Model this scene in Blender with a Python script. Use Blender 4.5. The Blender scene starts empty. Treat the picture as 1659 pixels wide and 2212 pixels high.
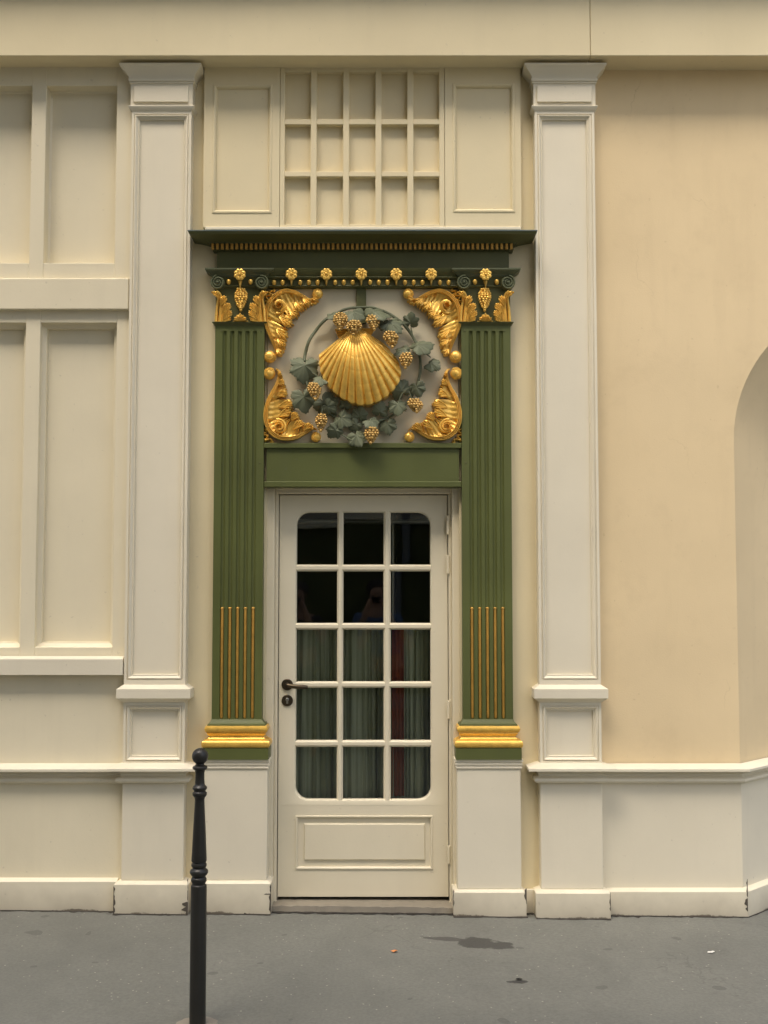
import bpy, bmesh, math, random
from mathutils import Vector, Matrix, Euler
random.seed(7)
S = bpy.context.scene
COL = S.collection
R = math.radians
PI = math.pi

# ------------------------------------------------------------------ camera, light, exposure
F, DC, HC, CX, PITCH = 2500.0, 5.92, 1.65, 0.110, math.atan(159/2500)
cam_d = bpy.data.cameras.new('camera'); cam = bpy.data.objects.new('camera', cam_d); COL.objects.link(cam)
cam.location = (CX, -DC, HC); cam.rotation_euler = (R(90)+PITCH, 0, 0)
cam_d.sensor_fit = 'VERTICAL'; cam_d.sensor_height = 36; cam_d.sensor_width = 27
cam_d.lens = F/2212*36; cam_d.clip_start = .05; cam_d.clip_end = 300
S.camera = cam

SUN_EL, SUN_AZ = R(58), R(23)          # azimuth: to the left of the straight-out direction
W = bpy.data.worlds.new('World'); S.world = W; W.use_nodes = True
wn = W.node_tree.nodes; wl = W.node_tree.links
sky = wn.new('ShaderNodeTexSky'); sky.sky_type = 'NISHITA'; sky.sun_disc = False
sky.sun_elevation = SUN_EL; sky.sun_rotation = PI+SUN_AZ
sky.air_density = 1.0; sky.dust_density = 7.0; sky.ozone_density = 0.6; sky.altitude = 50
bg = wn['Background']; bg.inputs['Strength'].default_value = .15
hs = wn.new('ShaderNodeHueSaturation'); hs.inputs['Saturation'].default_value = .8     # veiled, overcast sky
wl.new(sky.outputs['Color'], hs.inputs['Color']); wl.new(hs.outputs['Color'], bg.inputs['Color'])
sun_d = bpy.data.lights.new('sun', 'SUN'); sun = bpy.data.objects.new('sun', sun_d); COL.objects.link(sun)
sun_d.energy = .65; sun_d.angle = R(28); sun_d.color = (1, .93, .80)
dv = Vector((math.sin(SUN_AZ)*math.cos(SUN_EL), math.cos(SUN_AZ)*math.cos(SUN_EL), -math.sin(SUN_EL)))
sun.rotation_euler = dv.to_track_quat('-Z', 'Y').to_euler(); sun.location = (-4, -5, 8)
S.view_settings.view_transform = 'Standard'; S.view_settings.look = 'None'
S.view_settings.exposure = 1.0; S.view_settings.gamma = 1.0

# ------------------------------------------------------------------ measuring: photo grid -> metres on a plane y = Y
_c, _s = math.cos(PITCH), math.sin(PITCH)
def PT(px, py, Y=0.0):
    u, v = (px-829.5)/F, (1106-py)/F
    t = (Y+DC)/(_c - v*_s)
    return CX+u*t, HC+(_s+v*_c)*t
def X(px, py, Y=0.0): return PT(px, py, Y)[0]
def Z(py, Y=0.0): return PT(829.5, py, Y)[1]
GS = -0.0105                                   # the pavement falls a little to the right
def G(x): return GS*x

# ------------------------------------------------------------------ materials
def new_mat(name):
    m = bpy.data.materials.new(name); m.use_nodes = True
    nt = m.node_tree; b = nt.nodes['Principled BSDF']
    return m, nt, b
def N(nt, t, **kw):
    n = nt.nodes.new(t)
    for k, v in kw.items():
        if k in n.inputs: n.inputs[k].default_value = v
        else: setattr(n, k, v)
    return n
def mixc(nt, fac, a, b, mode='MIX'):
    n = nt.nodes.new('ShaderNodeMix'); n.data_type = 'RGBA'; n.blend_type = mode
    for s, v in ((0, fac), (6, a), (7, b)):
        if hasattr(v, 'is_linked') or hasattr(v, 'links'): nt.links.new(v, n.inputs[s])
        else:
            n.inputs[s].default_value = v if s == 0 else (v if len(v) == 4 else (*v, 1))
    return n.outputs[2]
def ramp(nt, fac, lo, hi):
    n = N(nt, 'ShaderNodeMapRange'); n.clamp = True
    nt.links.new(fac, n.inputs['Value']); n.inputs['From Min'].default_value = lo; n.inputs['From Max'].default_value = hi
    return n.outputs[0]
def noise(nt, vec, scale, detail=4, rough=.55, sc3=None):
    if sc3:
        mp = N(nt, 'ShaderNodeMapping'); mp.inputs['Scale'].default_value = sc3
        nt.links.new(vec, mp.inputs['Vector']); vec = mp.outputs[0]
    n = N(nt, 'ShaderNodeTexNoise'); n.inputs['Scale'].default_value = scale
    n.inputs['Detail'].default_value = detail; n.inputs['Roughness'].default_value = rough
    nt.links.new(vec, n.inputs['Vector'])
    return n.outputs['Fac']
def math_n(nt, op, a, b=None):
    n = N(nt, 'ShaderNodeMath'); n.operation = op
    for i, v in enumerate((a, b)):
        if v is None: continue
        if hasattr(v, 'links'): nt.links.new(v, n.inputs[i])
        else: n.inputs[i].default_value = v
    return n.outputs[0]
def posn(nt): return N(nt, 'ShaderNodeNewGeometry').outputs['Position']
def bump(nt, b, h, strength, dist=.002):
    n = N(nt, 'ShaderNodeBump'); n.inputs['Strength'].default_value = strength; n.inputs['Distance'].default_value = dist
    nt.links.new(h, n.inputs['Height']); nt.links.new(n.outputs[0], b.inputs['Normal'])

def paint(name, col, rough=.5, amt=.05,  bumpy=.25, grain=90, streak=.014, chips=False, metallic=0., dirt=(.30,.26,.19), cracks=0.):
    m, nt, b = new_mat(name); p = posn(nt)
    c = mixc(nt, ramp(nt, noise(nt, p, 1.7, 5), .3, .7), [x*(1-amt) for x in col], [min(1, x*(1+amt)) for x in col])
    if streak:
        st = ramp(nt, noise(nt, p, 1.0, 5, .6, (9, 9, 1.1)), .52, .8)
        c = mixc(nt, math_n(nt, 'MULTIPLY', st, streak*4), c, dirt)
        lg = ramp(nt, noise(nt, p, .55, 3, .5), .38, .66); c = mixc(nt, math_n(nt, 'MULTIPLY', lg, .16), c, [x*y for x, y in zip(col, (.80, .76, .66))])
        sp = ramp(nt, noise(nt, p, 38, 2, .5), .72, .78)          # scattered specks
        c = mixc(nt, math_n(nt, 'MULTIPLY', sp, .22), c, dirt)
    if cracks:
        ve = N(nt, 'ShaderNodeTexVoronoi'); ve.feature = 'DISTANCE_TO_EDGE'; ve.inputs['Scale'].default_value = 1.05
        nz = N(nt, 'ShaderNodeTexNoise'); nz.inputs['Scale'].default_value = 4; nz.inputs['Detail'].default_value = 6; nt.links.new(p, nz.inputs['Vector'])
        sc_ = N(nt, 'ShaderNodeVectorMath'); sc_.operation = 'SCALE'; sc_.inputs['Scale'].default_value = .34; nt.links.new(nz.outputs['Color'], sc_.inputs[0])
        wv = N(nt, 'ShaderNodeVectorMath'); wv.operation = 'ADD'; nt.links.new(p, wv.inputs[0]); nt.links.new(sc_.outputs[0], wv.inputs[1]); nt.links.new(wv.outputs[0], ve.inputs['Vector'])
        ck = math_n(nt, 'MULTIPLY', math_n(nt, 'SUBTRACT', 1, ramp(nt, ve.outputs['Distance'], .0005, .0030)), ramp(nt, noise(nt, p, 1.6, 2), .54, .64))
        c = mixc(nt, math_n(nt, 'MULTIPLY', ck, cracks), c, dirt)
        blot = ramp(nt, noise(nt, p, 4.2, 6, .68), .53, .78)
        c = mixc(nt, math_n(nt, 'MULTIPLY', blot, .16), c, dirt)
    if chips:
        sx = N(nt, 'ShaderNodeSeparateXYZ'); nt.links.new(p, sx.inputs[0])
        h = math_n(nt, 'ADD', sx.outputs[2], math_n(nt, 'MULTIPLY', sx.outputs[0], -GS))
        n1 = noise(nt, p, 26, 6, .72); n2 = noise(nt, p, 3.3, 4, .6)
        edge = math_n(nt, 'ADD', math_n(nt, 'MULTIPLY', n1, .035), math_n(nt, 'MULTIPLY', n2, .05))
        k = ramp(nt, math_n(nt, 'SUBTRACT', edge, h), .034, .040)
        c = mixc(nt, k, c, (.10, .085, .065))
        soil = ramp(nt, math_n(nt, 'SUBTRACT', math_n(nt, 'MULTIPLY', n2, .22), h), -.02, .12)
        c = mixc(nt, math_n(nt, 'MULTIPLY', soil, .5), c, (.25, .21, .15))
        fl = ramp(nt, noise(nt, p, 16, 5, .72, (1, 1, 2.4)), .70, .72)
        c = mixc(nt, math_n(nt, 'MULTIPLY', fl, .7), c, (.16, .13, .10))
    nt.links.new(c, b.inputs['Base Color']); b.inputs['Roughness'].default_value = rough
    b.inputs['Metallic'].default_value = metallic
    if 'Specular IOR Level' in b.inputs: b.inputs['Specular IOR Level'].default_value = .35
    br = noise(nt, p, 1., 3, .6, (190, 190, 9)) if streak < .03 else noise(nt, p, grain*.3, 3)
    bump(nt, b, math_n(nt, 'ADD', noise(nt, p, grain, 3), math_n(nt, 'MULTIPLY', br, .22)), bumpy, .0015)
    return m
M = {}
CREAM = (.78, .705, .515)
M['cream'] = paint('cream_paint', CREAM, .5)
M['cream_yellow'] = paint('yellower_cream_paint', (.75, .65, .42), .5, amt=.06)  # yellower cream for the doorway wall and overdoor panelling
M['cream_white'] = paint('cream_white_paint', (.775, .71, .55), .42)
M['cream_base'] = paint('cream_paint_chipped', (.785, .72, .555), .5, chips=True)
M['door'] = paint('door_paint', (.75, .68, .505), .4, streak=.01)
M['beam'] = paint('beam_paint', (.73, .635, .41), .55)
M['stucco'] = paint('ochre_stucco', (.76, .605, .365), .8, amt=.05, bumpy=.45, grain=140, streak=.03, dirt=(.42, .30, .16), cracks=.35)
M['panelgrey'] = paint('grey_cream_paint', (.62, .55, .38), .6)
M['green'] = paint('moss_green_paint', (.100, .114, .032), .5, amt=.18, bumpy=.2, streak=.03, dirt=(.10, .11, .07))
M['green_dark'] = paint('dark_green_paint', (.100, .104, .036), .5, amt=.18, bumpy=.2, streak=.03, dirt=(.08, .09, .06))
M['leaf'] = paint('verdigris_green_paint', (.140, .155, .090), .6, amt=.2, bumpy=.3, streak=.02, dirt=(.05, .06, .04))
M['blackiron'] = paint('black_iron_paint', (.024, .023, .019), .32, amt=.2, bumpy=.35, grain=120, streak=.03, dirt=(.06, .055, .045))
M['bronze'] = paint('bronze', (.09, .07, .045), .38, amt=.2, metallic=.85, streak=0)
M['steel'] = paint('steel', (.5, .48, .44), .3, metallic=1., streak=0)
M['stone'] = paint('threshold_stone', (.27, .24, .185), .8, amt=.2, bumpy=.6, grain=60, streak=.12, dirt=(.08, .075, .065))
M['void'] = paint('dark_gap', (.012, .011, .009), .8, streak=0)
M['volute'] = paint('grey_green_paint', (.125, .138, .072), .5, amt=.1, streak=.02, dirt=(.05, .06, .04))
M['seam'] = paint('joint_dirt', (.045, .040, .032), .95, amt=.4, bumpy=.6, streak=0)
M['chip'] = paint('bare_render', (.10, .085, .065), .9, amt=.35, bumpy=.6, streak=0)

def gold(name, base, rough):
    m, nt, b = new_mat(name); p = posn(nt)
    n1 = noise(nt, p, 22, 5, .6)
    c = mixc(nt, ramp(nt, n1, .3, .7), [x*.82 for x in base], [min(1, x*1.12) for x in base])
    c = mixc(nt, math_n(nt, 'MULTIPLY', ramp(nt, noise(nt, p, 70, 3), .60, .75), .35), c, (.22, .10, .02))
    nt.links.new(c, b.inputs['Base Color'])
    b.inputs['Metallic'].default_value = .45
    nt.links.new(ramp(nt, n1, -.9, 2.2), b.inputs['Roughness']); b.inputs['Roughness'].default_value = rough
    mr = nt.nodes.new('ShaderNodeMapRange'); nt.links.new(n1, mr.inputs[0]); mr.inputs[3].default_value = rough-.07; mr.inputs[4].default_value = rough+.1
    nt.links.new(mr.outputs[0], b.inputs['Roughness'])
    bump(nt, b, noise(nt, p, 160, 3), .18, .001)
    return m
M['gold'] = gold('gilding', (.93, .56, .11), .32)
M['gold_old'] = gold('worn_gilding', (.54, .34, .10), .4)
M['ochre'] = gold('ochre_gilding', (.60, .33, .065), .45)

def glass_mat():
    m, nt, b = new_mat('window_glass'); nt.nodes.remove(b)
    out = nt.nodes['Material Output']
    tr = N(nt, 'ShaderNodeBsdfTransparent'); tr.inputs[0].default_value = (.93, .95, .93, 1)
    gl = N(nt, 'ShaderNodeBsdfGlossy'); gl.inputs['Roughness'].default_value = .012; gl.inputs[0].default_value = (.9, .95, .95, 1)
    fr = N(nt, 'ShaderNodeFresnel'); fr.inputs[0].default_value = 1.5
    mx = N(nt, 'ShaderNodeMixShader'); nt.links.new(fr.outputs[0], mx.inputs[0]); nt.links.new(tr.outputs[0], mx.inputs[1]); nt.links.new(gl.outputs[0], mx.inputs[2])
    nt.links.new(mx.outputs[0], out.inputs[0])
    # old glass is never quite flat
    bp = N(nt, 'ShaderNodeBump'); bp.inputs['Strength'].default_value = .06; bp.inputs['Distance'].default_value = .004
    nt.links.new(noise(nt, posn(nt), 4, 2), bp.inputs['Height']); nt.links.new(bp.outputs[0], gl.inputs['Normal'])
    return m
M['glass'] = glass_mat()

def fabric(name, a, b_):
    m, nt, b = new_mat(name); p = posn(nt)
    c = mixc(nt, ramp(nt, noise(nt, p, 1, 3, .5, (60, 4, 1.2)), .35, .65), a, b_)
    nt.links.new(c, b.inputs['Base Color']); b.inputs['Roughness'].default_value = .9
    bump(nt, b, noise(nt, p, 300, 2), .2, .001)
    return m
M['curtain'] = fabric('green_grey_curtain', (.34, .35, .24), (.60, .60, .42))
M['rustred'] = fabric('rust_red', (.32, .085, .04), (.42, .12, .06))  # curtain rail, and the added strip that imitates a red reflection
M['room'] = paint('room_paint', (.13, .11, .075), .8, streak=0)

def asphalt():
    m, nt, b = new_mat('asphalt'); p = posn(nt)
    n1 = noise(nt, p, 1.1, 6, .62); n2 = noise(nt, p, 70, 4, .7); n3 = noise(nt, p, 9, 5, .65)
    c = mixc(nt, ramp(nt, n1, .3, .72), (.150, .153, .130), (.222, .224, .188))
    c = mixc(nt, ramp(nt, n2, .35, .7), mixc(nt, .34, c, (.060, .058, .050)), c)
    c = mixc(nt, math_n(nt, 'MULTIPLY', ramp(nt, n3, .58, .72), .25), c, (.10, .095, .085))
    vo = N(nt, 'ShaderNodeTexVoronoi'); vo.inputs['Scale'].default_value = 42; nt.links.new(p, vo.inputs['Vector'])
    wn_ = N(nt, 'ShaderNodeTexWhiteNoise'); nt.links.new(vo.outputs['Color'], wn_.inputs['Vector'])
    on = math_n(nt, 'MULTIPLY', math_n(nt, 'GREATER_THAN', wn_.outputs['Value'], .90), math_n(nt, 'LESS_THAN', vo.outputs['Distance'], .17))
    c = mixc(nt, math_n(nt, 'MULTIPLY', on, .6), c, (.46, .43, .36))                       # pale aggregate
    ve = N(nt, 'ShaderNodeTexVoronoi'); ve.feature = 'DISTANCE_TO_EDGE'; ve.inputs['Scale'].default_value = 1.3
    wv = N(nt, 'ShaderNodeVectorMath'); wv.operation = 'ADD'; nz = N(nt, 'ShaderNodeTexNoise'); nz.inputs['Scale'].default_value = 5; nz.inputs['Detail'].default_value = 5; nt.links.new(p, nz.inputs['Vector'])
    sc_ = N(nt, 'ShaderNodeVectorMath'); sc_.operation = 'SCALE'; sc_.inputs['Scale'].default_value = .28; nt.links.new(nz.outputs['Color'], sc_.inputs[0])
    nt.links.new(p, wv.inputs[0]); nt.links.new(sc_.outputs[0], wv.inputs[1]); nt.links.new(wv.outputs[0], ve.inputs['Vector'])
    crack = math_n(nt, 'MULTIPLY', math_n(nt, 'SUBTRACT', 1, ramp(nt, ve.outputs['Distance'], .0015, .006)), ramp(nt, noise(nt, p, .9, 2), .56, .62))
    c = mixc(nt, math_n(nt, 'MULTIPLY', crack, .28), c, (.05, .047, .04))
    gum = math_n(nt, 'GREATER_THAN', noise(nt, p, 7.5, 1, .3), .745)
    c = mixc(nt, math_n(nt, 'MULTIPLY', gum, .45), c, (.07, .067, .06))
    c = mixc(nt, math_n(nt, 'MULTIPLY', ramp(nt, noise(nt, p, 2.6, 4, .6, (1, .35, 1)), .50, .75), .28), c, (.085, .083, .072))
    sx = N(nt, 'ShaderNodeSeparateXYZ'); nt.links.new(p, sx.inputs[0])
    def stain(c, cx, cy, rx, ry, dark, seed, shear=0.):
        ax = math_n(nt, 'DIVIDE', math_n(nt, 'SUBTRACT', sx.outputs[0], cx), rx)
        ay = math_n(nt, 'DIVIDE', math_n(nt, 'SUBTRACT', math_n(nt, 'ADD', sx.outputs[1], math_n(nt, 'MULTIPLY', ax, shear)), cy), ry)
        d = math_n(nt, 'ADD', math_n(nt, 'MULTIPLY', ax, ax), math_n(nt, 'MULTIPLY', ay, ay))
        w = noise(nt, p, seed, 5, .6)
        d = math_n(nt, 'ADD', d, math_n(nt, 'MULTIPLY', math_n(nt, 'SUBTRACT', w, .5), 3.2))
        k = math_n(nt, 'SUBTRACT', 1, ramp(nt, d, .8, 1.05))
        return mixc(nt, math_n(nt, 'MULTIPLY', k, .85), c, dark)
    for args in STAINS: c = stain(c, *args)
    nt.links.new(c, b.inputs['Base Color']); b.inputs['Roughness'].default_value = .82
    hh = math_n(nt, 'ADD', math_n(nt, 'MULTIPLY', n2, 1.), math_n(nt, 'MULTIPLY', n3, .8))
    bump(nt, b, hh, .5, .004)
    return m
def ground_at(px, py, z=0.0):
    u, v = (px-829.5)/F, (1106-py)/F
    dz, dy = _s+v*_c, _c-v*_s
    t = (z-HC)/dz
    return CX+u*t, -DC+dy*t
gx, gy = ground_at(1045, 2035); gx2, gy2 = ground_at(1118, 2117); gx3, gy3 = ground_at(965, 2026)
STAINS = [(gx, gy, .135, .085, (.048, .046, .039), 9.0, .03), (gx3, gy3, .11, .03, (.07, .066, .058), 11.0, .02), (gx2, gy2, .045, .022, (.03, .028, .025), 22.0, .0)]
M['asphalt'] = asphalt()
M['kerb'] = paint('granite_kerb', (.28, .27, .25), .8, amt=.15, bumpy=.5, grain=80)
M['road'] = M['asphalt']
M['oppwall'] = paint('old_limestone', (.46, .41, .32), .85, amt=.15)
M['shutter'] = paint('grey_shutter', (.20, .20, .20), .6)

# ------------------------------------------------------------------ mesh building
ORG = {}
class MB:
    def __init__(s): s.v = []; s.f = []
    def add(s, vs, fs):
        o = len(s.v); s.v += [tuple(v) for v in vs]; s.f += [tuple(i+o for i in f) for f in fs]; return s
    def box(s, x0, x1, y0, y1, z0, z1, c=0.0):
        if x0 > x1: x0, x1 = x1, x0
        if c <= 0:
            return s.add([(x0,y0,z0),(x1,y0,z0),(x1,y1,z0),(x0,y1,z0),(x0,y0,z1),(x1,y0,z1),(x1,y1,z1),(x0,y1,z1)],
                         [(0,3,2,1),(4,5,6,7),(0,1,5,4),(1,2,6,5),(2,3,7,6),(3,0,4,7)])
        c = min(c, (x1-x0)*.45, (y1-y0)*.45, (z1-z0)*.45)
        vs = []; idx = {}
        for i, xx in enumerate((x0, x1)):
            for j, yy in enumerate((y0, y1)):
                for k, zz in enumerate((z0, z1)):
                    sx, sy, sz = (1 if i == 0 else -1), (1 if j == 0 else -1), (1 if k == 0 else -1)
                    for a in range(3):
                        idx[i, j, k, a] = len(vs)
                        vs.append((xx+(0 if a == 0 else sx*c), yy+(0 if a == 1 else sy*c), zz+(0 if a == 2 else sz*c)))
        fs = []
        q = ((0,0),(1,0),(1,1),(0,1))
        for i in (0,1): fs.append([idx[i,a,b,0] for a,b in q])
        for j in (0,1): fs.append([idx[a,j,b,1] for a,b in q])
        for k in (0,1): fs.append([idx[a,b,k,2] for a,b in q])
        for a in (0,1):
            for b in (0,1):
                fs.append([idx[0,a,b,1], idx[1,a,b,1], idx[1,a,b,2], idx[0,a,b,2]])
                fs.append([idx[a,0,b,0], idx[a,1,b,0], idx[a,1,b,2], idx[a,0,b,2]])
                fs.append([idx[a,b,0,0], idx[a,b,1,0], idx[a,b,1,1], idx[a,b,0,1]])
        for i in (0,1):
            for j in (0,1):
                for k in (0,1): fs.append([idx[i,j,k,0], idx[i,j,k,1], idx[i,j,k,2]])
        return s.add(vs, fs)
    def pier(s, x0, x1, yf, yb, prof):
        """block whose front and two sides follow prof = [(z, out)]; mitred corners"""
        vs = []
        for z, o in prof: vs += [(x0-o, yb, z), (x0-o, yf-o, z), (x1+o, yf-o, z), (x1+o, yb, z)]
        fs = []; n = len(prof)
        for i in range(n-1):
            for k in range(4):
                a, b = i*4+k, i*4+(k+1) % 4
                fs.append((a, b, b+4, a+4))
        fs += [(0,3,2,1), tuple(4*(n-1)+k for k in range(4))]
        return s.add(vs, fs)
    def xsweep(s, x0, x1, prof, cap=True):
        n = len(prof)
        vs = [(x0, y, z) for y, z in prof]+[(x1, y, z) for y, z in prof]
        fs = [(i, (i+1) % n, n+(i+1) % n, n+i) for i in range(n)]
        if cap: fs += [tuple(range(n)), tuple(range(n, 2*n))]
        return s.add(vs, fs)
    def panel(s, x0, x1, z0, z1, prof, fill=True):
        """mitred moulding run round a rectangle; prof = [(inset, y)]; the last ring is closed by a flat field"""
        vs = []
        for i, y in prof: vs += [(x0+i, y, z0+i), (x1-i, y, z0+i), (x1-i, y, z1-i), (x0+i, y, z1-i)]
        fs = []; n = len(prof)
        for i in range(n-1):
            for k in range(4):
                a, b = i*4+k, i*4+(k+1) % 4
                fs.append((a, b, b+4, a+4))
        if fill: fs.append(tuple(4*(n-1)+k for k in range(4)))
        return s.add(vs, fs)
    def frame(s, X0, X1, Z0, Z1, x0, x1, z0, z1, y):
        """flat face with a rectangular hole"""
        return s.add([(X0,y,Z0),(X1,y,Z0),(X1,y,Z1),(X0,y,Z1),(x0,y,z0),(x1,y,z0),(x1,y,z1),(x0,y,z1)],
                     [(0,1,5,4),(1,2,6,5),(2,3,7,6),(3,0,4,7)])
    def lathe(s, cx, cy, prof, n=28):
        vs = []; fs = []
        for z, r in prof:
            for k in range(n):
                a = 2*PI*k/n; vs.append((cx+r*math.cos(a), cy+r*math.sin(a), z))
        for i in range(len(prof)-1):
            for k in range(n):
                a, b = i*n+k, i*n+(k+1) % n
                fs.append((a, b, b+n, a+n))
        fs += [tuple(range(n)), tuple(range((len(prof)-1)*n, len(prof)*n))]
        return s.add(vs, fs)
    def ylathe(s, cx, cz, prof, n=24):
        """turned about an axis that points out of the wall; prof = [(y, r)]"""
        vs = []; fs = []
        for y, r in prof:
            for k in range(n):
                a = 2*PI*k/n; vs.append((cx+r*math.cos(a), y, cz+r*math.sin(a)))
        for i in range(len(prof)-1):
            for k in range(n):
                a, b = i*n+k, i*n+(k+1) % n
                fs.append((a, b, b+n, a+n))
        fs += [tuple(range(n)), tuple(range((len(prof)-1)*n, len(prof)*n))]
        return s.add(vs, fs)
    def ball(s, c, r, nu=12, nv=8, sy=1., sz=1.):
        vs = [(c[0], c[1], c[2]+r*sz)]
        for j in range(1, nv):
            b = PI*j/nv
            for i in range(nu):
                a = 2*PI*i/nu
                vs.append((c[0]+r*math.sin(b)*math.cos(a), c[1]+r*sy*math.sin(b)*math.sin(a), c[2]+r*sz*math.cos(b)))
        vs.append((c[0], c[1], c[2]-r*sz)); e = len(vs)-1
        fs = [(0, 1+i, 1+(i+1) % nu) for i in range(nu)]
        for j in range(nv-2):
            for i in range(nu):
                a, b = 1+j*nu+i, 1+j*nu+(i+1) % nu
                fs.append((a, a+nu, b+nu, b))
        fs += [(e, 1+(nv-2)*nu+(i+1) % nu, 1+(nv-2)*nu+i) for i in range(nu)]
        return s.add(vs, fs)
    def tube(s, pts, r, n=8):
        pts = [Vector(p) for p in pts]; vs = []; fs = []; m = len(pts)
        for i, p in enumerate(pts):
            t = (pts[min(i+1, m-1)]-pts[max(i-1, 0)]).normalized()
            up = Vector((0, -1, 0)) if abs(t.y) < .9 else Vector((0, 0, 1))
            a = t.cross(up).normalized(); b = t.cross(a).normalized()
            rr = r(i/(m-1)) if callable(r) else r
            for k in range(n):
                q = 2*PI*k/n; vs.append(p+a*rr*math.cos(q)+b*rr*math.sin(q))
        for i in range(m-1):
            for k in range(n):
                a, b = i*n+k, i*n+(k+1) % n
                fs.append((a, b, b+n, a+n))
        fs += [tuple(range(n)), tuple(range((m-1)*n, m*n))]
        return s.add(vs, fs)
    def strand(s, path, w, h, y0, lift=None, n=14, k=6, smooth=True):
        """carved ridge: half-round section run along a path [(x, z)] that lies y0 in front of the wall; w, h, lift are functions of 0..1"""
        pts = spline(path, n) if smooth else path
        m = len(pts); vs = []; fs = []
        for i, (x, z) in enumerate(pts):
            u = i/(m-1)
            xa, za = pts[max(i-1, 0)]; xb, zb = pts[min(i+1, m-1)]
            tx, tz = xb-xa, zb-za; L = math.hypot(tx, tz) or 1; nx, nz = -tz/L, tx/L
            ww = w(u) if callable(w) else w; hh = h(u) if callable(h) else h
            l = lift(u) if lift else 0.
            for q in range(k+1):
                a = PI*q/k
                vs.append((x-math.cos(a)*ww*nx, y0-l-math.sin(a)*hh, z-math.cos(a)*ww*nz))
        K = k+1
        for i in range(m-1):
            for q in range(k): fs.append((i*K+q, i*K+q+1, (i+1)*K+q+1, (i+1)*K+q))
            fs.append((i*K+k, i*K, (i+1)*K, (i+1)*K+k))
        fs += [tuple(range(K)), tuple(range((m-1)*K, m*K))]
        return s.add(vs, fs)
    def mesh(s, name, mat, org=(0,0,0), sharp=32):
        me = bpy.data.meshes.new(name)
        me.from_pydata([(v[0]-org[0], v[1]-org[1], v[2]-org[2]) for v in s.v], [], s.f)
        if sharp:
            me.polygons.foreach_set('use_smooth', [True]*len(me.polygons))
            bm = bmesh.new(); bm.from_mesh(me); bmesh.ops.recalc_face_normals(bm, faces=bm.faces); bm.to_mesh(me); bm.free()
            me.set_sharp_from_angle(angle=R(sharp))
        me.materials.append(mat); me.update()
        return me
def spline(p, n):
    """Catmull-Rom through p, n samples per span overall"""
    p = [tuple(q) for q in p]
    if len(p) == 2: return [(p[0][0]+(p[1][0]-p[0][0])*i/n, p[0][1]+(p[1][1]-p[0][1])*i/n) for i in range(n+1)]
    out = []; m = len(p)-1; tot = n
    for j in range(tot+1):
        t = j/tot*m; i = min(int(t), m-1); f = t-i
        a, b, c, d = p[max(i-1, 0)], p[i], p[i+1], p[min(i+2, m)]
        out.append(tuple(.5*((2*b[k])+(-a[k]+c[k])*f+(2*a[k]-5*b[k]+4*c[k]-d[k])*f*f+(-a[k]+3*b[k]-3*c[k]+d[k])*f**3) for k in range(len(b))))
    return out
def tag(o, label=None, cat=None, group=None, kind=None):
    if label: o['label'] = label
    if cat: o['category'] = cat
    if group: o['group'] = group
    if kind: o['kind'] = kind
    return o
def thing(name, loc, label, cat, group=None):
    o = bpy.data.objects.new(name, None); COL.objects.link(o); o.location = loc; o.empty_display_size = .1
    ORG[o] = Vector(loc)
    return tag(o, label, cat, group)
def part(name, mb, mat, parent=None, label=None, sharp=32):
    """one mesh object; mb holds world coordinates, the parent's origin is taken off"""
    org = ORG[parent] if parent else Vector((0, 0, 0))
    me = mb.mesh(name, mat, org, sharp)
    o = bpy.data.objects.new(name, me); COL.objects.link(o)
    if parent: o.parent = parent
    ORG[o] = org
    if label: o['label'] = label
    return o
def solo(name, mb, mat, label, cat, group=None, loc=(0,0,0), sharp=32):
    me = mb.mesh(name, mat, Vector(loc), sharp)
    o = bpy.data.objects.new(name, me); COL.objects.link(o); o.location = loc; ORG[o] = Vector(loc)
    return tag(o, label, cat, group)
def struct(name, mb, mat, sharp=32):
    o = bpy.data.objects.new(name, mb.mesh(name, mat, (0,0,0), sharp)); COL.objects.link(o); ORG[o] = Vector((0,0,0))
    return tag(o, kind='structure')
def again(o, dx, dy, dz, parent=None):
    """another copy of a part (shares its mesh)"""
    c = o.copy(); COL.objects.link(c); c.parent = parent or o.parent
    c.location = (o.location[0]+dx, o.location[1]+dy, o.location[2]+dz); ORG[c] = ORG[o]
    return c

# ------------------------------------------------------------------ more shapes
def framed_block(mb, x0, x1, z0, z1, yf, yb, hx0, hx1, hz0, hz1, prof):
    mb.frame(x0, x1, z0, z1, hx0, hx1, hz0, hz1, yf)
    mb.panel(hx0, hx1, hz0, hz1, prof)
    mb.add([(x0,yf,z0),(x1,yf,z0),(x1,yf,z1),(x0,yf,z1),(x0,yb,z0),(x1,yb,z0),(x1,yb,z1),(x0,yb,z1)],
           [(0,4,5,1),(1,5,6,2),(2,6,7,3),(3,7,4,0),(4,7,6,5)])
    return mb
def rrect(x0, x1, z0, z1, r, n=7):
    pts = []
    for cx, cz, a0 in ((x1-r, z1-r, 0), (x0+r, z1-r, 90), (x0+r, z0+r, 180), (x1-r, z0+r, 270)):
        for k in range(n+1):
            a = R(a0+90*k/n); pts.append((cx+r*math.cos(a), cz+r*math.sin(a)))
    return pts
def loft(mb, rings, close=True):
    n = len(rings[0]); vs = [p for r_ in rings for p in r_]; fs = []
    for i in range(len(rings)-1):
        for k in range(n if close else n-1):
            a, b = i*n+k, i*n+(k+1) % n
            fs.append((a, b, b+n, a+n))
    return mb.add(vs, fs)
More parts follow.
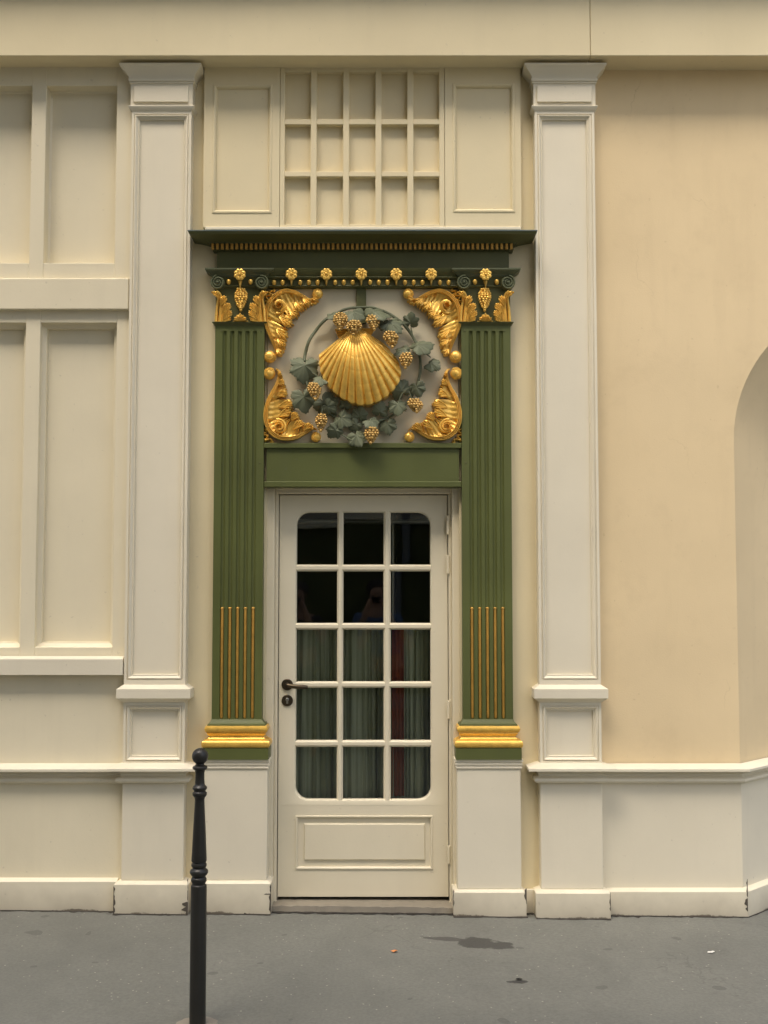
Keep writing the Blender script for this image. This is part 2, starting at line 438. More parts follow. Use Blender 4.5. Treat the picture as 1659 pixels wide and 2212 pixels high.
def jag(mb, x0, x1, z0, z1, y, n, horiz=True, amp=.5, seed=1):
    """a bare patch where paint has flaked off: 2 mm deep plate with a torn outline"""
    rnd = random.Random(seed); a = []; b = []
    for i in range(n+1):
        t = i/n; k1 = rnd.uniform(1-amp, 1); k2 = rnd.uniform(0, amp*.5)
        if i in (0, n): k1 = .15
        if horiz: a.append((x0+(x1-x0)*t, z0+(z1-z0)*k2*0)); b.append((x0+(x1-x0)*t, z0+(z1-z0)*k1))
        else: a.append((x0, z0+(z1-z0)*t)); b.append((x0+(x1-x0)*k1, z0+(z1-z0)*t))
    vs = [(p[0], y, p[1]) for p in a]+[(p[0], y, p[1]) for p in b]+[(p[0], y+.004, p[1]) for p in a]+[(p[0], y+.004, p[1]) for p in b]
    m = n+1; fs = []
    for i in range(n):
        fs += [(i, i+1, m+i+1, m+i), (m+i, m+i+1, 3*m+i+1, 3*m+i), (i, 2*m+i, 2*m+i+1, i+1)]
    return mb.add(vs, fs)

# ------------------------------------------------------------------ ground
mb = MB(); xs = [-40, -12]+[i*.5 for i in range(-12, 13)]+[12, 40]; ys = [60, 12, .9, .3, -.4, -1.1, -1.78]
mb.add([(x, y, G(x)) for y in ys for x in xs],
       [(j*len(xs)+i, (j+1)*len(xs)+i, (j+1)*len(xs)+i+1, j*len(xs)+i+1) for j in range(len(ys)-1) for i in range(len(xs)-1)])
struct('pavement', mb, M['asphalt'], 0)
mb = MB()
for i in range(-13, 13):
    x0, x1 = i*1.0+.004, i*1.0+.996
    mb.add([(x0,-1.782,G(x0)-.3),(x1,-1.782,G(x1)-.3),(x1,-1.96,G(x1)-.3),(x0,-1.96,G(x0)-.3),(x0,-1.782,G(x0)+.002),(x1,-1.782,G(x1)+.002),(x1,-1.955,G(x1)-.004),(x0,-1.955,G(x0)-.004)],
           [(4,5,6,7),(3,2,6,7),(0,3,7,4),(1,2,6,5)])
struct('kerb', mb, M['kerb'])
mb = MB().add([(-40,-1.95,G(-40)-.12),(40,-1.95,G(40)-.12),(40,-8.3,G(40)-.12),(-40,-8.3,G(-40)-.12)], [(0,1,2,3)])
struct('road', mb, M['road'], 0)
mb = MB().add([(-40,-8.3,G(-40)),(40,-8.3,G(40)),(40,-60,G(40)),(-40,-60,G(-40)),(-40,-8.3,G(-40)-.2),(40,-8.3,G(40)-.2)], [(0,1,2,3),(0,1,5,4)])
struct('far_pavement', mb, M['asphalt'], 0)

def foot(x0, x1, y, seed, w=.018, rag=.022, dy=0.):
    """ragged dark seam of dirt where a base board meets the pavement"""
    rnd = random.Random(seed); n = max(6, int(abs(x1-x0)/.018)); a = []; b = []; t = []
    for i in range(n+1):
        k = i/n; x = x0+(x1-x0)*k; q = max(.003, w*(.35+.65*abs(math.sin(i*.23+seed)))*rnd.uniform(.4, 1.1)+(rag*rnd.random() if rnd.random() < .16 else 0))
        yy = y+dy*k
        a.append((x, yy+.004, G(x)+.004)); b.append((x, yy-q*.4, G(x)+.0045)); t.append((x, yy-q, G(x)+.0008))
    loft(SEAM, [a, b, t], False)
SEAM = MB()
# ------------------------------------------------------------------ left panelled wall
YL = .035
PILX0, PILX1 = .899, 1.2115                     # inner and outer edge of the tall white pilasters
XW0 = -3.6
RAIL = [(0,0),(.062,-.019),(.064,-.021),(.064,-.033),(.030,-.036),(.016,-.043),(.008,-.054),(.008,-.066),(.020,-.070),(.029,-.077),(.031,-.084),(.027,-.092),(.012,-.100),(0,-.103)]
wall = thing('panelled_wall', (-2.2, YL, 0), 'cream timber panelled wall left of the pilasters with two rows of recessed panels', 'wall')
xr = -PILX1-.001
lo_x1, lo_x0 = X(247, 1050, YL), X(81, 1050, YL); lo_s0 = X(49, 1050, YL)
up_x1, up_x0 = X(250, 380, YL), X(97, 380, YL); up_s0 = X(66, 380, YL)
lz0, lz1 = Z(1398, YL), Z(697, YL); uz0, uz1 = Z(568, YL), Z(185, YL)
zb_lo, zb_hi = Z(1440, YL), Z(650, YL); ztop = Z(118, YL)+.35
def panel_row(name, x0, x1, s0, z0, z1, zlo, zhi, prof, depth):
    pitch = x1-s0
    # stiles and rails, each its own board
    k = 0; e = xr
    xa = x1
    part('stile', MB().box(x1, xr, YL, YL+.12, zlo, zhi, .002), M['cream'], wall)
    while k < 3:
        o = k*pitch
        part('rail', MB().box(x0-o, x1-o, YL+.0012, YL+.12, zlo, z0, .002), M['cream'], wall)
        part('rail', MB().box(x0-o, x1-o, YL+.0012, YL+.12, z1, zhi, .002), M['cream'], wall)
        mbp = MB().panel(x0-o, x1-o, z0, z1, prof); part('recessed_panel', mbp, M['cream'], wall)
        sx0 = (s0-o) if k < 2 else XW0
        part('stile', MB().box(sx0, x0-o, YL, YL+.12, zlo, zhi, .002), M['cream'], wall)
        k += 1
panel_row('lower', lo_x0, lo_x1, lo_s0, lz0, lz1, zb_lo, zb_hi, [(0,YL+.004),(.001,YL+.030),(.004,YL+.034),(.020,YL+.044),(.023,YL+.044),(.025,YL+.066)], .07)
panel_row('upper', up_x0, up_x1, up_s0, uz0, uz1, zb_hi, ztop, [(0,YL+.004),(.0005,YL+.070),(.012,YL+.078)], .08)
part('band', MB().box(XW0, xr-.004, YL-.030, YL+.10, Z(668, YL-.03), Z(601, YL-.03), .004), M['cream'], wall)
zt = Z(1417, YL); part('band', MB().xsweep(XW0, xr-.004, [(YL-.002,zt),(YL-.042,zt-.010),(YL-.045,zt-.014),(YL-.045,Z(1458,YL-.045)),(YL-.002,Z(1458,YL-.045))]), M['cream_white'], wall)
zl = Z(1649.5, YL)
YD = YL+.012
part('dado_board', MB().box(XW0, xr, YD, YD+.15, zl-.05, zb_lo, .0), M['cream'], wall)
part('dado_board', MB().box(XW0, xr, YD, YD+.15, -.1, zl-.05, .0), M['cream'], wall)
part('dado_rail', MB().xsweep(XW0, xr-.012, [(YD-o, zl+z) for o, z in RAIL]), M['cream_white'], wall)
zbb = Z(1897, YL)
mb = MB().xsweep(XW0, xr-.022, [(YD,-.05),(YD-.034,-.05),(YD-.034,zbb-.013),(YD-.031,zbb-.010),(YD,zbb)])
part('base_board', mb, M['cream_base'], wall)
# shelves of the wall beyond the frame
# ------------------------------------------------------------------ tall white pilasters
PM = [(0,0),(.0018,.005),(.004,.005),(.006,-.002),(.009,-.003),(.012,0),(.021,.011),(.023,.009),(.0255,.009),(.0275,.022)]
def tall_pilaster(sgn, label, ytop):
    x0, x1 = (PILX0, PILX1) if sgn > 0 else (-PILX1, -PILX0)
    xm = (x0+x1)/2; g = G(xm)-.02
    p = thing('tall_pilaster', (xm, 0, G(xm)), label, 'pilaster', 'tall cream pilasters on either side of the door')
    zb = Z(ytop, 0)
    part('base_block', MB().pier(x0, x1, 0, .22, [(g,.030),(zb-.014,.030),(zb-.011,.027),(zb,0)]), M['cream_base'], p)
    zr = Z(1648, 0)
    part('dado_block', MB().box(x0, x1, 0.0, .22, zb, zr-.1025, .003), M['cream_white'], p)
    part('dado_cap', MB().pier(x0, x1, 0, .22, [(zr+z, o) for o, z in reversed(RAIL)]), M['cream_white'], p)
    z0, z1 = zr, Z(1517, 0)
    mg = .0135
    blk = framed_block(MB(), x0, x1, z0, z1, 0, .22, x0+mg, x1-mg, Z(1644.5, 0), Z(1524, 0), PM)
    part('pedestal_panel', blk, M['cream_white'], p)
    za, zb_, zc, zd = Z(1517, 0), Z(1509, -.04), Z(1489, -.04), Z(1479, 0)
    part('ledge', MB().pier(x0, x1, 0, .22, [(za,0),(za+.002,.004),(zb_,.031),(zc,.031),(zd-.001,.002),(zd,0)]), M['cream_white'], p)
    zs1 = Z(241, 0)
    blk = framed_block(MB(), x0, x1, zd, zs1, 0, .22, x0+mg, x1-mg, Z(1468.5, 0), Z(246.5, 0), PM)
    part('shaft', blk, M['cream_white'], p)
    zf0 = Z(228.5, -.01)
    part('neck_moulding', MB().pier(x0, x1, 0, .22, [(zs1,0),(zs1+.004,.004),(zf0-.006,.016),(zf0-.002,.017),(zf0,.016),(zf0+.001,.006)]), M['cream_white'], p)
    zf1 = Z(181, -.01)
    part('frieze_block', MB().pier(x0, x1, 0, .22, [(zf0+.001,.006),(zf1,.006)]), M['cream_white'], p)
    part('frieze_plate', MB().box(x0+.012, x1-.016, -.017, -.004, Z(221, -.01), Z(187, -.01), .0015), M['cream_white'], p)
    zc1 = Z(135, -.06)
    H = zc1-zf1
    part('capital', MB().pier(x0, x1, 0, .22, [(zf1,.006),(zf1+.003,.011),(zf1+.08*H,.012),(zf1+.13*H,.009),(zf1+.15*H,.015),(zf1+.24*H,.018),(zf1+.27*H,.018),(zf1+.30*H,.013),(zf1+.42*H,.016),(zf1+.58*H,.027),(zf1+.74*H,.043),(zf1+.88*H,.053),(zf1+.90*H,.057),(zf1+1.0*H,.057)]), M['cream_white'], p)
    part('capital', MB().pier(x0, x1, 0, .22, [(zc1,.020),(zc1+.09,.020)]), M['cream'], p)
    return p
pl = tall_pilaster(-1, 'tall cream pilaster with sunk panel left of the door beside the panelled wall', 1902)
pr = tall_pilaster(1, 'tall cream pilaster with sunk panel right of the door beside the ochre stucco', 1921)
# paint flaked from the corners of the base
for args in ((-PILX1-.030, -PILX1-.019, .015, .150, -.0316, 11, False, .8, 5), (-PILX0-.012+.042, -PILX0-.012+.005, .01, .075, -.0316, 8, False, .8, 9), (-PILX0+.030, -PILX0+.024, .08, .19, -.0316, 12, False, .9, 19)):
    part('bare_patch', jag(MB(), *args), M['chip'], pl)
mb = MB(); jag(mb, PILX1+.030, PILX1+.022, .03, .12, -.0316, 9, False, .8, 12)
part('bare_patch', mb, M['chip'], pr)

# ------------------------------------------------------------------ recessed wall round the doorway
YR = .08
rw = thing('doorway_wall', (0, YR, 0), 'plain cream wall set back between the white pilasters behind the green doorcase', 'wall')
for s in (-1, 1):
    a, b = sorted((s*.50, s*.905)); part('wall_board', MB().box(a, b, YR, .30, -.08, Z(490, YR)), M['cream_yellow'], rw)
    a, b = sorted((s*.81, s*.897)); part('base_board', MB().box(a, b, YR-.022, YR-.001, -.08, Z(1919, YR), .003), M['cream_base'], rw)
part('wall_board', MB().box(-.498, .498, YR+.004, .30, Z(1050, YR), Z(490, YR)), M['cream_yellow'], rw)
part('wall_board', MB().box(-.905, .905, YR+.002, .30, Z(490, YR)+.001, ztop), M['cream_yellow'], rw)

# ------------------------------------------------------------------ panelling above the cornice
YO = .040; HO = .815
ov = thing('overdoor_panelling', (0, YO, Z(495, YO)), 'cream panelling above the green cornice with a lattice of fifteen cells', 'panelling')
zo0, zo1 = Z(491, YO), Z(118, YO)+.2
part('base_strip', MB().box(-HO-.012, HO+.012, YO-.012, YO+.03, Z(498, YO), zo0, .003), M['cream_white'], ov)
OM = [(0,0),(.003,-.004),(.010,-.005),(.016,0),(.019,.006),(.021,.016)]
lx = {-1: (X(440, 320, YO), X(604, 320, YO), X(459, 320, YO), X(588, 320, YO), 182, 461), 1: (X(961, 320, YO), X(1125, 320, YO), X(978, 320, YO), X(1112, 320, YO), 180, 459)}
for s in (-1, 1):
    a, b, c, d, t, u = lx[s]
    blk = framed_block(MB(), a, b, zo0, zo1, YO, YO+.06, c, d, Z(u, YO), Z(t, YO), [(i, YO+y) for i, y in OM])
    part('side_panel', blk, M['cream_yellow'], ov)
la, lb = lx[-1][1]+.002, lx[1][0]-.002
part('backing_board', MB().box(la, lb, YO+.055, YO+.075, zo0, zo1), M['cream_yellow'], ov)
cols = [(615,671),(684,741),(754,811),(824,880),(893,949)]
edges = [X(c, 320, YO) for pr_ in cols for c in pr_]
bars = [la]+edges+[lb]
for i in range(0, len(bars), 2):
    part('upright_bar', MB().box(bars[i], bars[i+1], YO+.002, YO+.056, zo0, zo1, .0015), M['cream_yellow'], ov)
for zt_, zb_ in ((118-90, 154), (257, 268), (370, 380.5), (484, 491)):
    z1_, z0_ = Z(zt_, YO), Z(zb_, YO)
    if zt_ < 100: z1_ = zo1
    for i in range(0, 10, 2):
        part('cross_bar', MB().box(edges[i], edges[i+1], YO+.0035, YO+.056, z0_, z1_, .0015), M['cream_yellow'], ov)

# ------------------------------------------------------------------ beam across the top, and the front above it
YB = -.098; XCORN = X(1588, 1100, .072)+.755
zbm = Z(120.5, YB)
beam = thing('fascia_beam', (0, YB, zbm), 'deep cream fascia boards running across the whole front above the pilasters', 'beam')
xj = X(1275, 60, YB)
part('fascia_board', MB().box(-6, xj-.0012, YB, .3, zbm, zbm+.42, .003), M['beam'], beam)
part('fascia_board', MB().box(xj+.0012, XCORN+.17, YB+.0007, .3, zbm+.0007, zbm+.4195, .003), M['beam'], beam)
part('cornice_board', MB().xsweep(-6, XCORN+.3, [(.3,zbm+.421),(YB-.006,zbm+.421),(YB-.02,zbm+.45),(YB-.07,zbm+.49),(YB-.085,zbm+.51),(YB-.17,zbm+.53),(YB-.18,zbm+.60),(YB-.21,zbm+.66),(.3,zbm+.72)]), M['beam'], beam)
uf = thing('upper_front', (0, .1, zbm+.7), 'plain cream upper storey wall above the fascia', 'wall')
part('wall_face', MB().box(-6, XCORN, .05, 7., zbm+.72, 9.5), M['beam'], uf)

# ------------------------------------------------------------------ ochre stucco wall, right: the corner of the house is cut off under a small arch
YS = .072
sw = thing('stucco_wall', (2.2, YS, 0), 'ochre stucco wall with cream dado and a cut-off corner under a small arch', 'wall')
xj0 = X(1588, 1100, YS); ra = .755; xc = xj0+ra; zsp = Z(952, YS); xw0 = PILX1+.001
zsl = Z(1648.5, YS); zsb = Z(1917, YS); ztw = ztop; zsm = zsl-.05; LB = 7.0
NA = 22
arc = [(xc-ra*math.cos(PI/2*k/NA), zsp+ra*math.sin(PI/2*k/NA)) for k in range(NA+1)]
mb = MB().add([(xw0,YS,zsm),(xj0,YS,zsm),(xj0,YS,ztw),(xw0,YS,ztw)], [(0,1,2,3)])
mb.add([(x,YS,z) for x, z in arc]+[(x,YS,ztw) for x, z in arc], [(k, k+1, NA+2+k, NA+1+k) for k in range(NA)])
part('stucco_face', mb, M['stucco'], sw)
mb = MB().add([(xc,YS+ra,zsm),(xc,YS+LB,zsm),(xc,YS+LB,ztw),(xc,YS+ra,ztw)], [(0,1,2,3)])
mb.add([(xc,YS+xc-x,z) for x, z in arc]+[(xc,YS+xc-x,ztw) for x, z in arc], [(k, k+1, NA+2+k, NA+1+k) for k in range(NA)])
part('stucco_face', mb, M['stucco'], sw)
mb = MB().add([(xj0,YS,zsm),(xc,YS+ra,zsm)]+[(x,YS,z) for x, z in arc]+[(xc,YS+xc-x,z) for x, z in arc], [(0,1,NA+3,2)]+[(2+k,3+k,NA+4+k,NA+3+k) for k in range(NA)])
part('cut_corner', mb, M['stucco'], sw)
def turned(prof, x_start):
    """profile [(out, z)] run along the front, mitred round the cut corner and on down the side street"""
    q = .41421
    return [[(x_start, YS-o, z) for o, z in prof], [(xj0+q*o, YS-o, z) for o, z in prof], [(xc+o, YS+ra-q*o, z) for o, z in prof], [(xc+o, YS+LB, z) for o, z in prof]]
part('dado_board', loft(MB(), turned([(.004,zsm),(.004,-.1)], xw0), False), M['cream_white'], sw)
part('dado_rail', loft(MB(), turned([(o+.004, zsl+z) for o, z in RAIL], xw0+.012), False), M['cream_white'], sw)
part('base_board', loft(MB(), turned([(.004,zsb),(.036,zsb-.011),(.038,zsb-.014),(.038,-.12)], xw0+.028), False), M['cream_base'], sw)
mb = MB(); jag(mb, xj0+.014, xj0-.004, .01, .075, YS-.0395, 9, False, .85, 3)
part('bare_patch', mb, M['chip'], sw)
mb = MB(); jag(mb, xj0+.015, xj0+.008, .08, .17, YS-.0395, 9, False, .9, 33)
part('bare_patch', mb, M['chip'], sw)

foot(XW0, -PILX1-.03, YD-.034, 1); foot(-PILX1-.03, -PILX0+.03, -.030, 2); foot(-.83, -.457, -.010, 3); foot(.457, .83, -.010, 4); foot(.83, PILX0-.03, YR-.022, 5, .03)
foot(PILX0-.03, PILX1+.03, -.030, 6); foot(PILX1+.03, xj0+.016, YS-.038, 7); foot(xj0+.016, xc+.03, YS-.038, 8, .012, .014, xc-xj0)
sm = part('dirt_seam', SEAM, M['seam']); sm['kind'] = 'structure'
# ------------------------------------------------------------------ pedestals under the green columns are part of each fluted pilaster
GI, GO = .512, .768
YG = .030
FL = [X(x, 1000, YG) for x in (557*.864, 577*.864, 596*.864, 615*.864, 634*.864)]
FLOFF = [i*.0395 for i in (-2, -1, 0, 1, 2)]
FC = (GI+GO)/2
def fluted_shaft(xc_, zs0, zs1, zf0, zf1, zreed):
    mb = MB(); r = .0108; hw = (GO-GI)/2
    xs = [-hw]
    for o in FLOFF: xs += [o+r*math.sin(R(a)) for a in (-90,-78,-60,-40,-20,0,20,40,60,78,90)]
    xs.append(hw)
    zs = [zs0]+[zf0+r-r*math.cos(R(90-a)) for a in ()]
    zs = [zs0]+[zf0+r*(1-math.cos(R(a))) for a in (0,25,45,65,90)]+[zf1-r*(1-math.cos(R(a))) for a in (90,65,45,25,0)]+[zs1]
    def dep(x, z):
        for o in FLOFF:
            if abs(x-o) <= r*1.0001:
                zz = min(max(z, zf0+r), zf1-r); d = math.hypot(x-o, z-zz)
                if d < r: return .95*math.sqrt(r*r-d*d)
        return 0.
    n = len(xs); vs = [(xc_+x, YG+dep(x, z), z) for z in zs for x in xs]
    fs = [(j*n+i, j*n+i+1, (j+1)*n+i+1, (j+1)*n+i) for j in range(len(zs)-1) for i in range(n-1)]
    mb.add(vs, fs)
    mb.add([(xc_-hw,YG,zs0),(xc_-hw,.2,zs0),(xc_-hw,.2,zs1),(xc_-hw,YG,zs1),(xc_+hw,YG,zs0),(xc_+hw,.2,zs0),(xc_+hw,.2,zs1),(xc_+hw,YG,zs1)], [(0,1,2,3),(4,5,6,7)])
    return mb

# ------------------------------------------------------------------ carved pieces shared by several things
def add_grapes(mb, cx, cz, w, h, y0, depth, gr, seed, skew=0.):
    """a hanging bunch: berries packed over the front of a tapering body"""
    rnd = random.Random(seed); rows = max(4, int(round(h/(gr*1.42))))
    for j in range(rows):
        t = j/(rows-1); z = cz+h/2-gr-t*(h-2*gr)
        ww = w/2*(.62+.38*math.sin(min(1, t*2.6)*PI/2))*(1-.80*max(0, (t-.32)/.68)**1.25)
        ww = max(ww-gr*.6, gr*.15)
        n = max(1, int(round(2*ww/(gr*1.55)))+1-(j % 2)) if t < .97 else 1
        for i in range(n):
            u = 0 if n == 1 else (i/(n-1)*2-1)
            x = cx+skew*t+u*ww+rnd.uniform(-.14, .14)*gr
            d = depth*math.sqrt(max(.08, 1-(u*.9)**2))*(.65+.35*(1-abs(t-.4)))
            mb.ball((x, y0-d+rnd.uniform(-.15, .15)*gr, z+rnd.uniform(-.15, .15)*gr), gr*rnd.uniform(.88, 1.08), 9, 6)
        if n > 2:                                                   # berries of the layer behind
            for i in range(n-1):
                u = (i+.5)/(n-1)*2-1
                mb.ball((cx+skew*t+u*ww*.95, y0-depth*.50*math.sqrt(max(.05, 1-u*u)), z-gr*.75), gr, 8, 5)
    return mb
def fan(mb, b, t, W_, n, y0, hgt, lift0=.0, lift1=.02, curl=.012, spread=1., bow=.12):
    """an acanthus lobe: n carved fingers spreading from b to t over a low ground"""
    bx, bz = b; tx, tz = t; L = math.hypot(tx-bx, tz-bz); dx, dz = (tx-bx)/L, (tz-bz)/L; nx, nz = -dz, dx
    lf = lambda u: lift0+(lift1-lift0)*math.sin(u*PI/2)-curl*max(0, (u-.78)/.22)**2
    mb.strand([(bx, bz), ((bx+tx)/2+nx*W_*bow, (bz+tz)/2+nz*W_*bow), (bx+dx*L*.86, bz+dz*L*.86)], lambda u: W_*(.35+.65*math.sin(min(1, u*1.15)*PI*.62)), hgt*.45, y0, lf, 8, 6)
    for i in range(n):
        s = 0 if n == 1 else (i/(n-1)*2-1)
        l = L*(1-.26*s*s*spread); e = W_*s*1.02
        ex, ez = bx+dx*l+nx*e, bz+dz*l+nz*e
        mx, mz = bx+dx*l*.52+nx*(e*.62+W_*bow), bz+dz*l*.52+nz*(e*.62+W_*bow)
        fw = W_/n*1.08
        mb.strand([(bx, bz), (mx, mz), (ex, ez)], lambda u: fw*(.35+.75*math.sin(min(1, u*1.02)*PI*.72))*(1 if u < .93 else max(.05, (1-u)/.07)), lambda u: hgt*(.5+.6*math.sin(u*PI*.85)), y0, lambda u: lf(u)+.004, 10, 5)
    return mb
def offset(path, d, n=30):
    pts = spline(path, n); out = []; m = len(pts)
    for i, (x, z) in enumerate(pts):
        xa, za = pts[max(i-1, 0)]; xb, zb = pts[min(i+1, m-1)]
        tx, tz = xb-xa, zb-za; L = math.hypot(tx, tz) or 1
        q = d(i/(m-1)); out.append((x-tz/L*q, z+tx/L*q))
    return out
def spiral(cx, cz, r0, r1, turns, a0, n=40, sgn=1):
    return [(cx+(r0+(r1-r0)*(k/n))*math.cos(a0+sgn*2*PI*turns*k/n), cz+(r0+(r1-r0)*(k/n))*math.sin(a0+sgn*2*PI*turns*k/n)) for k in range(n+1)]
def rosette(mb, cx, cz, y, r):
    mb.ylathe(cx, cz, [(y+.012, r*.8), (y-.002, r*.8), (y-.004, r*.5)], 16)
    for k in range(8):
        a = 2*PI*k/8+PI/8
        mb.ball((cx+math.cos(a)*r*.66, y-.005, cz+math.sin(a)*r*.66), r*.37, 9, 6, .45)
        mb.ball((cx+math.cos(a)*r*.80, y-.004, cz+math.sin(a)*r*.80), r*.24, 8, 5, .7)
        a += PI/8; mb.ball((cx+math.cos(a)*r*.42, y-.006, cz+math.sin(a)*r*.42), r*.2, 7, 5, .8)
    mb.ball((cx, y-.009, cz), r*.27, 10, 7)
    return mb

# ------------------------------------------------------------------ green fluted columns (flat pilasters) flanking the door
def mir(mb, s):
    if s > 0: mb.v = [(-x, y, z) for x, y, z in mb.v]
    return mb
def fluted(sgn, label, ybase):
    xm = sgn*FC
    p = thing('fluted_pilaster', (xm, YG, G(xm)), label, 'pilaster', 'green fluted pilasters with gilded capitals')
    a, b = sorted((sgn*.480, sgn*.802)); g = G(xm)-.02
    zb = Z(ybase, .01); zc0, zc1 = Z(1662, .005), Z(1640.5, .005)
    part('base_block', MB().pier(a, b, .012, .25, [(g,.022),(zb-.012,.022),(zb-.010,.020),(zb,0)]), M['cream_base'], p)
    part('pedestal', MB().box(a, b, .012, .25, zb, zc0, .003), M['cream_white'], p)
    H = zc1-zc0
    part('pedestal_cap', MB().pier(a, b, .012, .25, [(zc0,0),(zc0+.08*H,.006),(zc0+.20*H,.007),(zc0+.30*H,.003),(zc0+.36*H,.003),(zc0+.42*H,.009),(zc0+.56*H,.010),(zc0+.64*H,.006),(zc0+.70*H,.006),(zc0+.76*H,.012),(zc0+.98*H,.012),(zc1,.010)]), M['cream_white'], p)
    a, b = sorted((sgn*GI, sgn*GO))
    z = lambda py: Z(py, 0.0)
    part('plinth', MB().pier(a, b, YG, .2, [(zc1,.038),(z(1615.5)-.002,.038),(z(1615.5),.036)]), M['green'], p)
    t0, t1 = z(1615), z(1600); H = t1-t0
    prof = [(t0,.034)]+[(t0+H*(.5-.5*math.cos(R(q))), .034+.011*math.sin(R(q))) for q in range(15, 180, 15)]+[(t1,.032)]
    s0, s1 = z(1599), z(1584); H = s1-s0
    prof += [(t1+.002,.030),(s0,.029)]+[(s0+H*q, .029-.017*math.sin(PI*(.12+.8*q))) for q in (.1,.2,.35,.5,.65,.8,.92)]
    u0, u1 = z(1583), z(1568.5); H = u1-u0
    prof += [(u0,.020),(u0+.08*H,.026)]+[(u0+H*(.1+.85*q), .026+.006*math.sin(PI*q)) for q in (.2,.4,.6,.8)]+[(u1-.001,.027),(u1,.024)]
    part('base_moulding', MB().pier(a, b, YG, .2, prof), M['gold'], p)
    part('flare', MB().pier(a, b, YG, .2, [(u1,.020),(u1+.008,.018),(z(1563),.012),(z(1559),.005),(z(1555),.0)]), M['green'], p)
    zs0, zs1 = z(1555), Z(704, YG)
    zf0, zf1, zr = Z(1554, YG), Z(714.5, YG), Z(1312, YG)
    mb = fluted_shaft(xm, zs0, zs1, zf0, zf1, zr); part('fluted_shaft', mb, M['green'], p)
    for i, o in enumerate(FLOFF):
        r = .0072; n = 8
        pts = [(zf0+.003, .0015), (zf0+.006, r*.7), (zf0+.012, r), (zr-.010, r), (zr-.0098, r*1.22), (zr-.003, r*1.25), (zr, r*.9), (zr+.001, .001)]
        part('gilded_reed', MB().lathe(xm+o, YG+.0058, pts, 12), M['ochre'], p)
    # neck and capital; drawn for the left capital and mirrored for the right
    YC = YG-.006
    P2 = lambda px, py, Y=YC: PT(px, py, Y)
    shift = (-FC)-X(512.5, 700, YG)
    def q(px, py, Y=YC):
        x, zz = PT(px, py, Y); return x+shift, zz
    mk = lambda: MB()
    zn0, zn1 = zs1, Z(694.3, YG-.02)
    part('necking', MB().pier(a, b, YG, .2, [(zn0,0),(zn0+.006,.004),(zn0+.013,.013),(zn0+.016,.016),(zn1-.002,.016),(zn1,.014)]), M['green_dark'], p)
    zt = Z(582, YG-.02)
    part('capital_bell', MB().pier(a, b, YG+.006, .2, [(zn1,.0),(Z(640,YG),.0),(Z(622,YG),.004)]), M['green_dark'], p)
    zz0 = Z(622, YG)
    part('echinus', MB().pier(a, b, YG, .2, [(zz0,.004),(zz0+.006,.010),(zz0+.012,.010),(zz0+.014,.004),(Z(603,YG),.010),(Z(600,YG),.014)]), M['green_dark'], p)
    za = Z(599.5, YG)
    ab = part('abacus', MB().pier(a, b, YG, .2, [(za,.016),(za+.008,.022),(za+.014,.026),(za+.020,.036),(za+.026,.046),(za+.030,.050),(zt,.050)]), M['volute'], p)
    for pxv, sg in ((465, -1), (559, 1)):
        cx, cz = q(pxv, 610.5, YG-.03); rr = .040
        mb = mk().ylathe(cx, cz, [(YG+.03, rr*.86), (YG-.026, rr*.86), (YG-.032, rr*.80), (YG-.033, rr*.1)], 28)
        sp = spiral(cx, cz, rr*.93, rr*.12, 2.4, R(100), 46, -sg)
        mb.strand(sp, lambda u: rr*(.125-.045*u), lambda u: .009-.002*u, YG-.031, lambda u: u*.006, 46, 5, False)
        mb.ball((cx, YG-.040, cz), rr*.17, 8, 6)
        part('volute', mir(mb, sgn), M['volute'], p)
    for pxe in (489.3, 536.5):
        cx, cz = q(pxe, 609.5); mb = mk(); egg(mb, cx, cz, YG-.020); part('egg', mir(mb, sgn), M['gold'], p)
    cx, cz = q(512.5, 593.5, YG-.05); mb = rosette(mk(), cx, cz, YG-.052, .031)
    c2, z2 = q(512.5, 611, YG-.03); mb.strand([(c2, z2+.012), (c2, z2-.022)], lambda u: .011*(1-.75*u), .012, YG-.02, None, 6, 6)
    part('rosette', mir(mb, sgn), M['gold'], p)
    cx, cz = q(514, 646.5, YG-.03); mb = add_grapes(mk(), cx, cz, .070, .128, YG-.004, .028, .0082, 11)
    part('grape_bunch', mir(mb, sgn), M['gold'], p)
    def zc(x, y): return q((500+x*.12056)*.864, (650+y*.12056)*.864, YG-.02)
    k = .12056*.864/424
    for side in (-1, 1):
        def f(x, y):                                   # the right leaf is drawn, the left one is its mirror image
            return zc(x, y) if side > 0 else zc(1560-x, y)
        mb = mk()
        base = f(1150, 1272); y0 = YG-.004
        mb.strand([f(1290, 1272), f(1270, 1000), f(1240, 800), f(1290, 700), f(1365, 685)], lambda u: 30*k*(1.2-.5*u), .012, y0, lambda u: .004+.026*u*u, 16, 6)
        mb.strand([f(1210, 1272), f(1190, 1050), f(1180, 850), f(1200, 720), f(1260, 665)], lambda u: 42*k*(1-.3*u), .010, y0, lambda u: .004+.026*u*u, 16, 6)
        mb.strand([f(1150, 1272), f(1130, 1000), f(1140, 800)], lambda u: 90*k*(1-.4*u), .006, y0, lambda u: .003+.012*u, 10, 6)
        fan(mb, f(1180, 960), f(1080, 745), 62*k, 4, y0, .0075, .010, .026, .006, bow=-.1*side)
        fan(mb, f(1150, 1110), f(985, 900), 72*k, 5, y0, .0075, .006, .022, .006, bow=-.1*side)
        fan(mb, f(1130, 1230), f(955, 1050), 66*k, 5, y0, .0075, .004, .017, .005, bow=-.1*side)
        fan(mb, f(1110, 1272), f(975, 1180), 50*k, 4, y0, .0070, .003, .012, .004, bow=-.1*side)
        fan(mb, f(1210, 800), f(1330, 668), 44*k, 3, y0, .0070, .026, .040, .010, bow=.1*side)
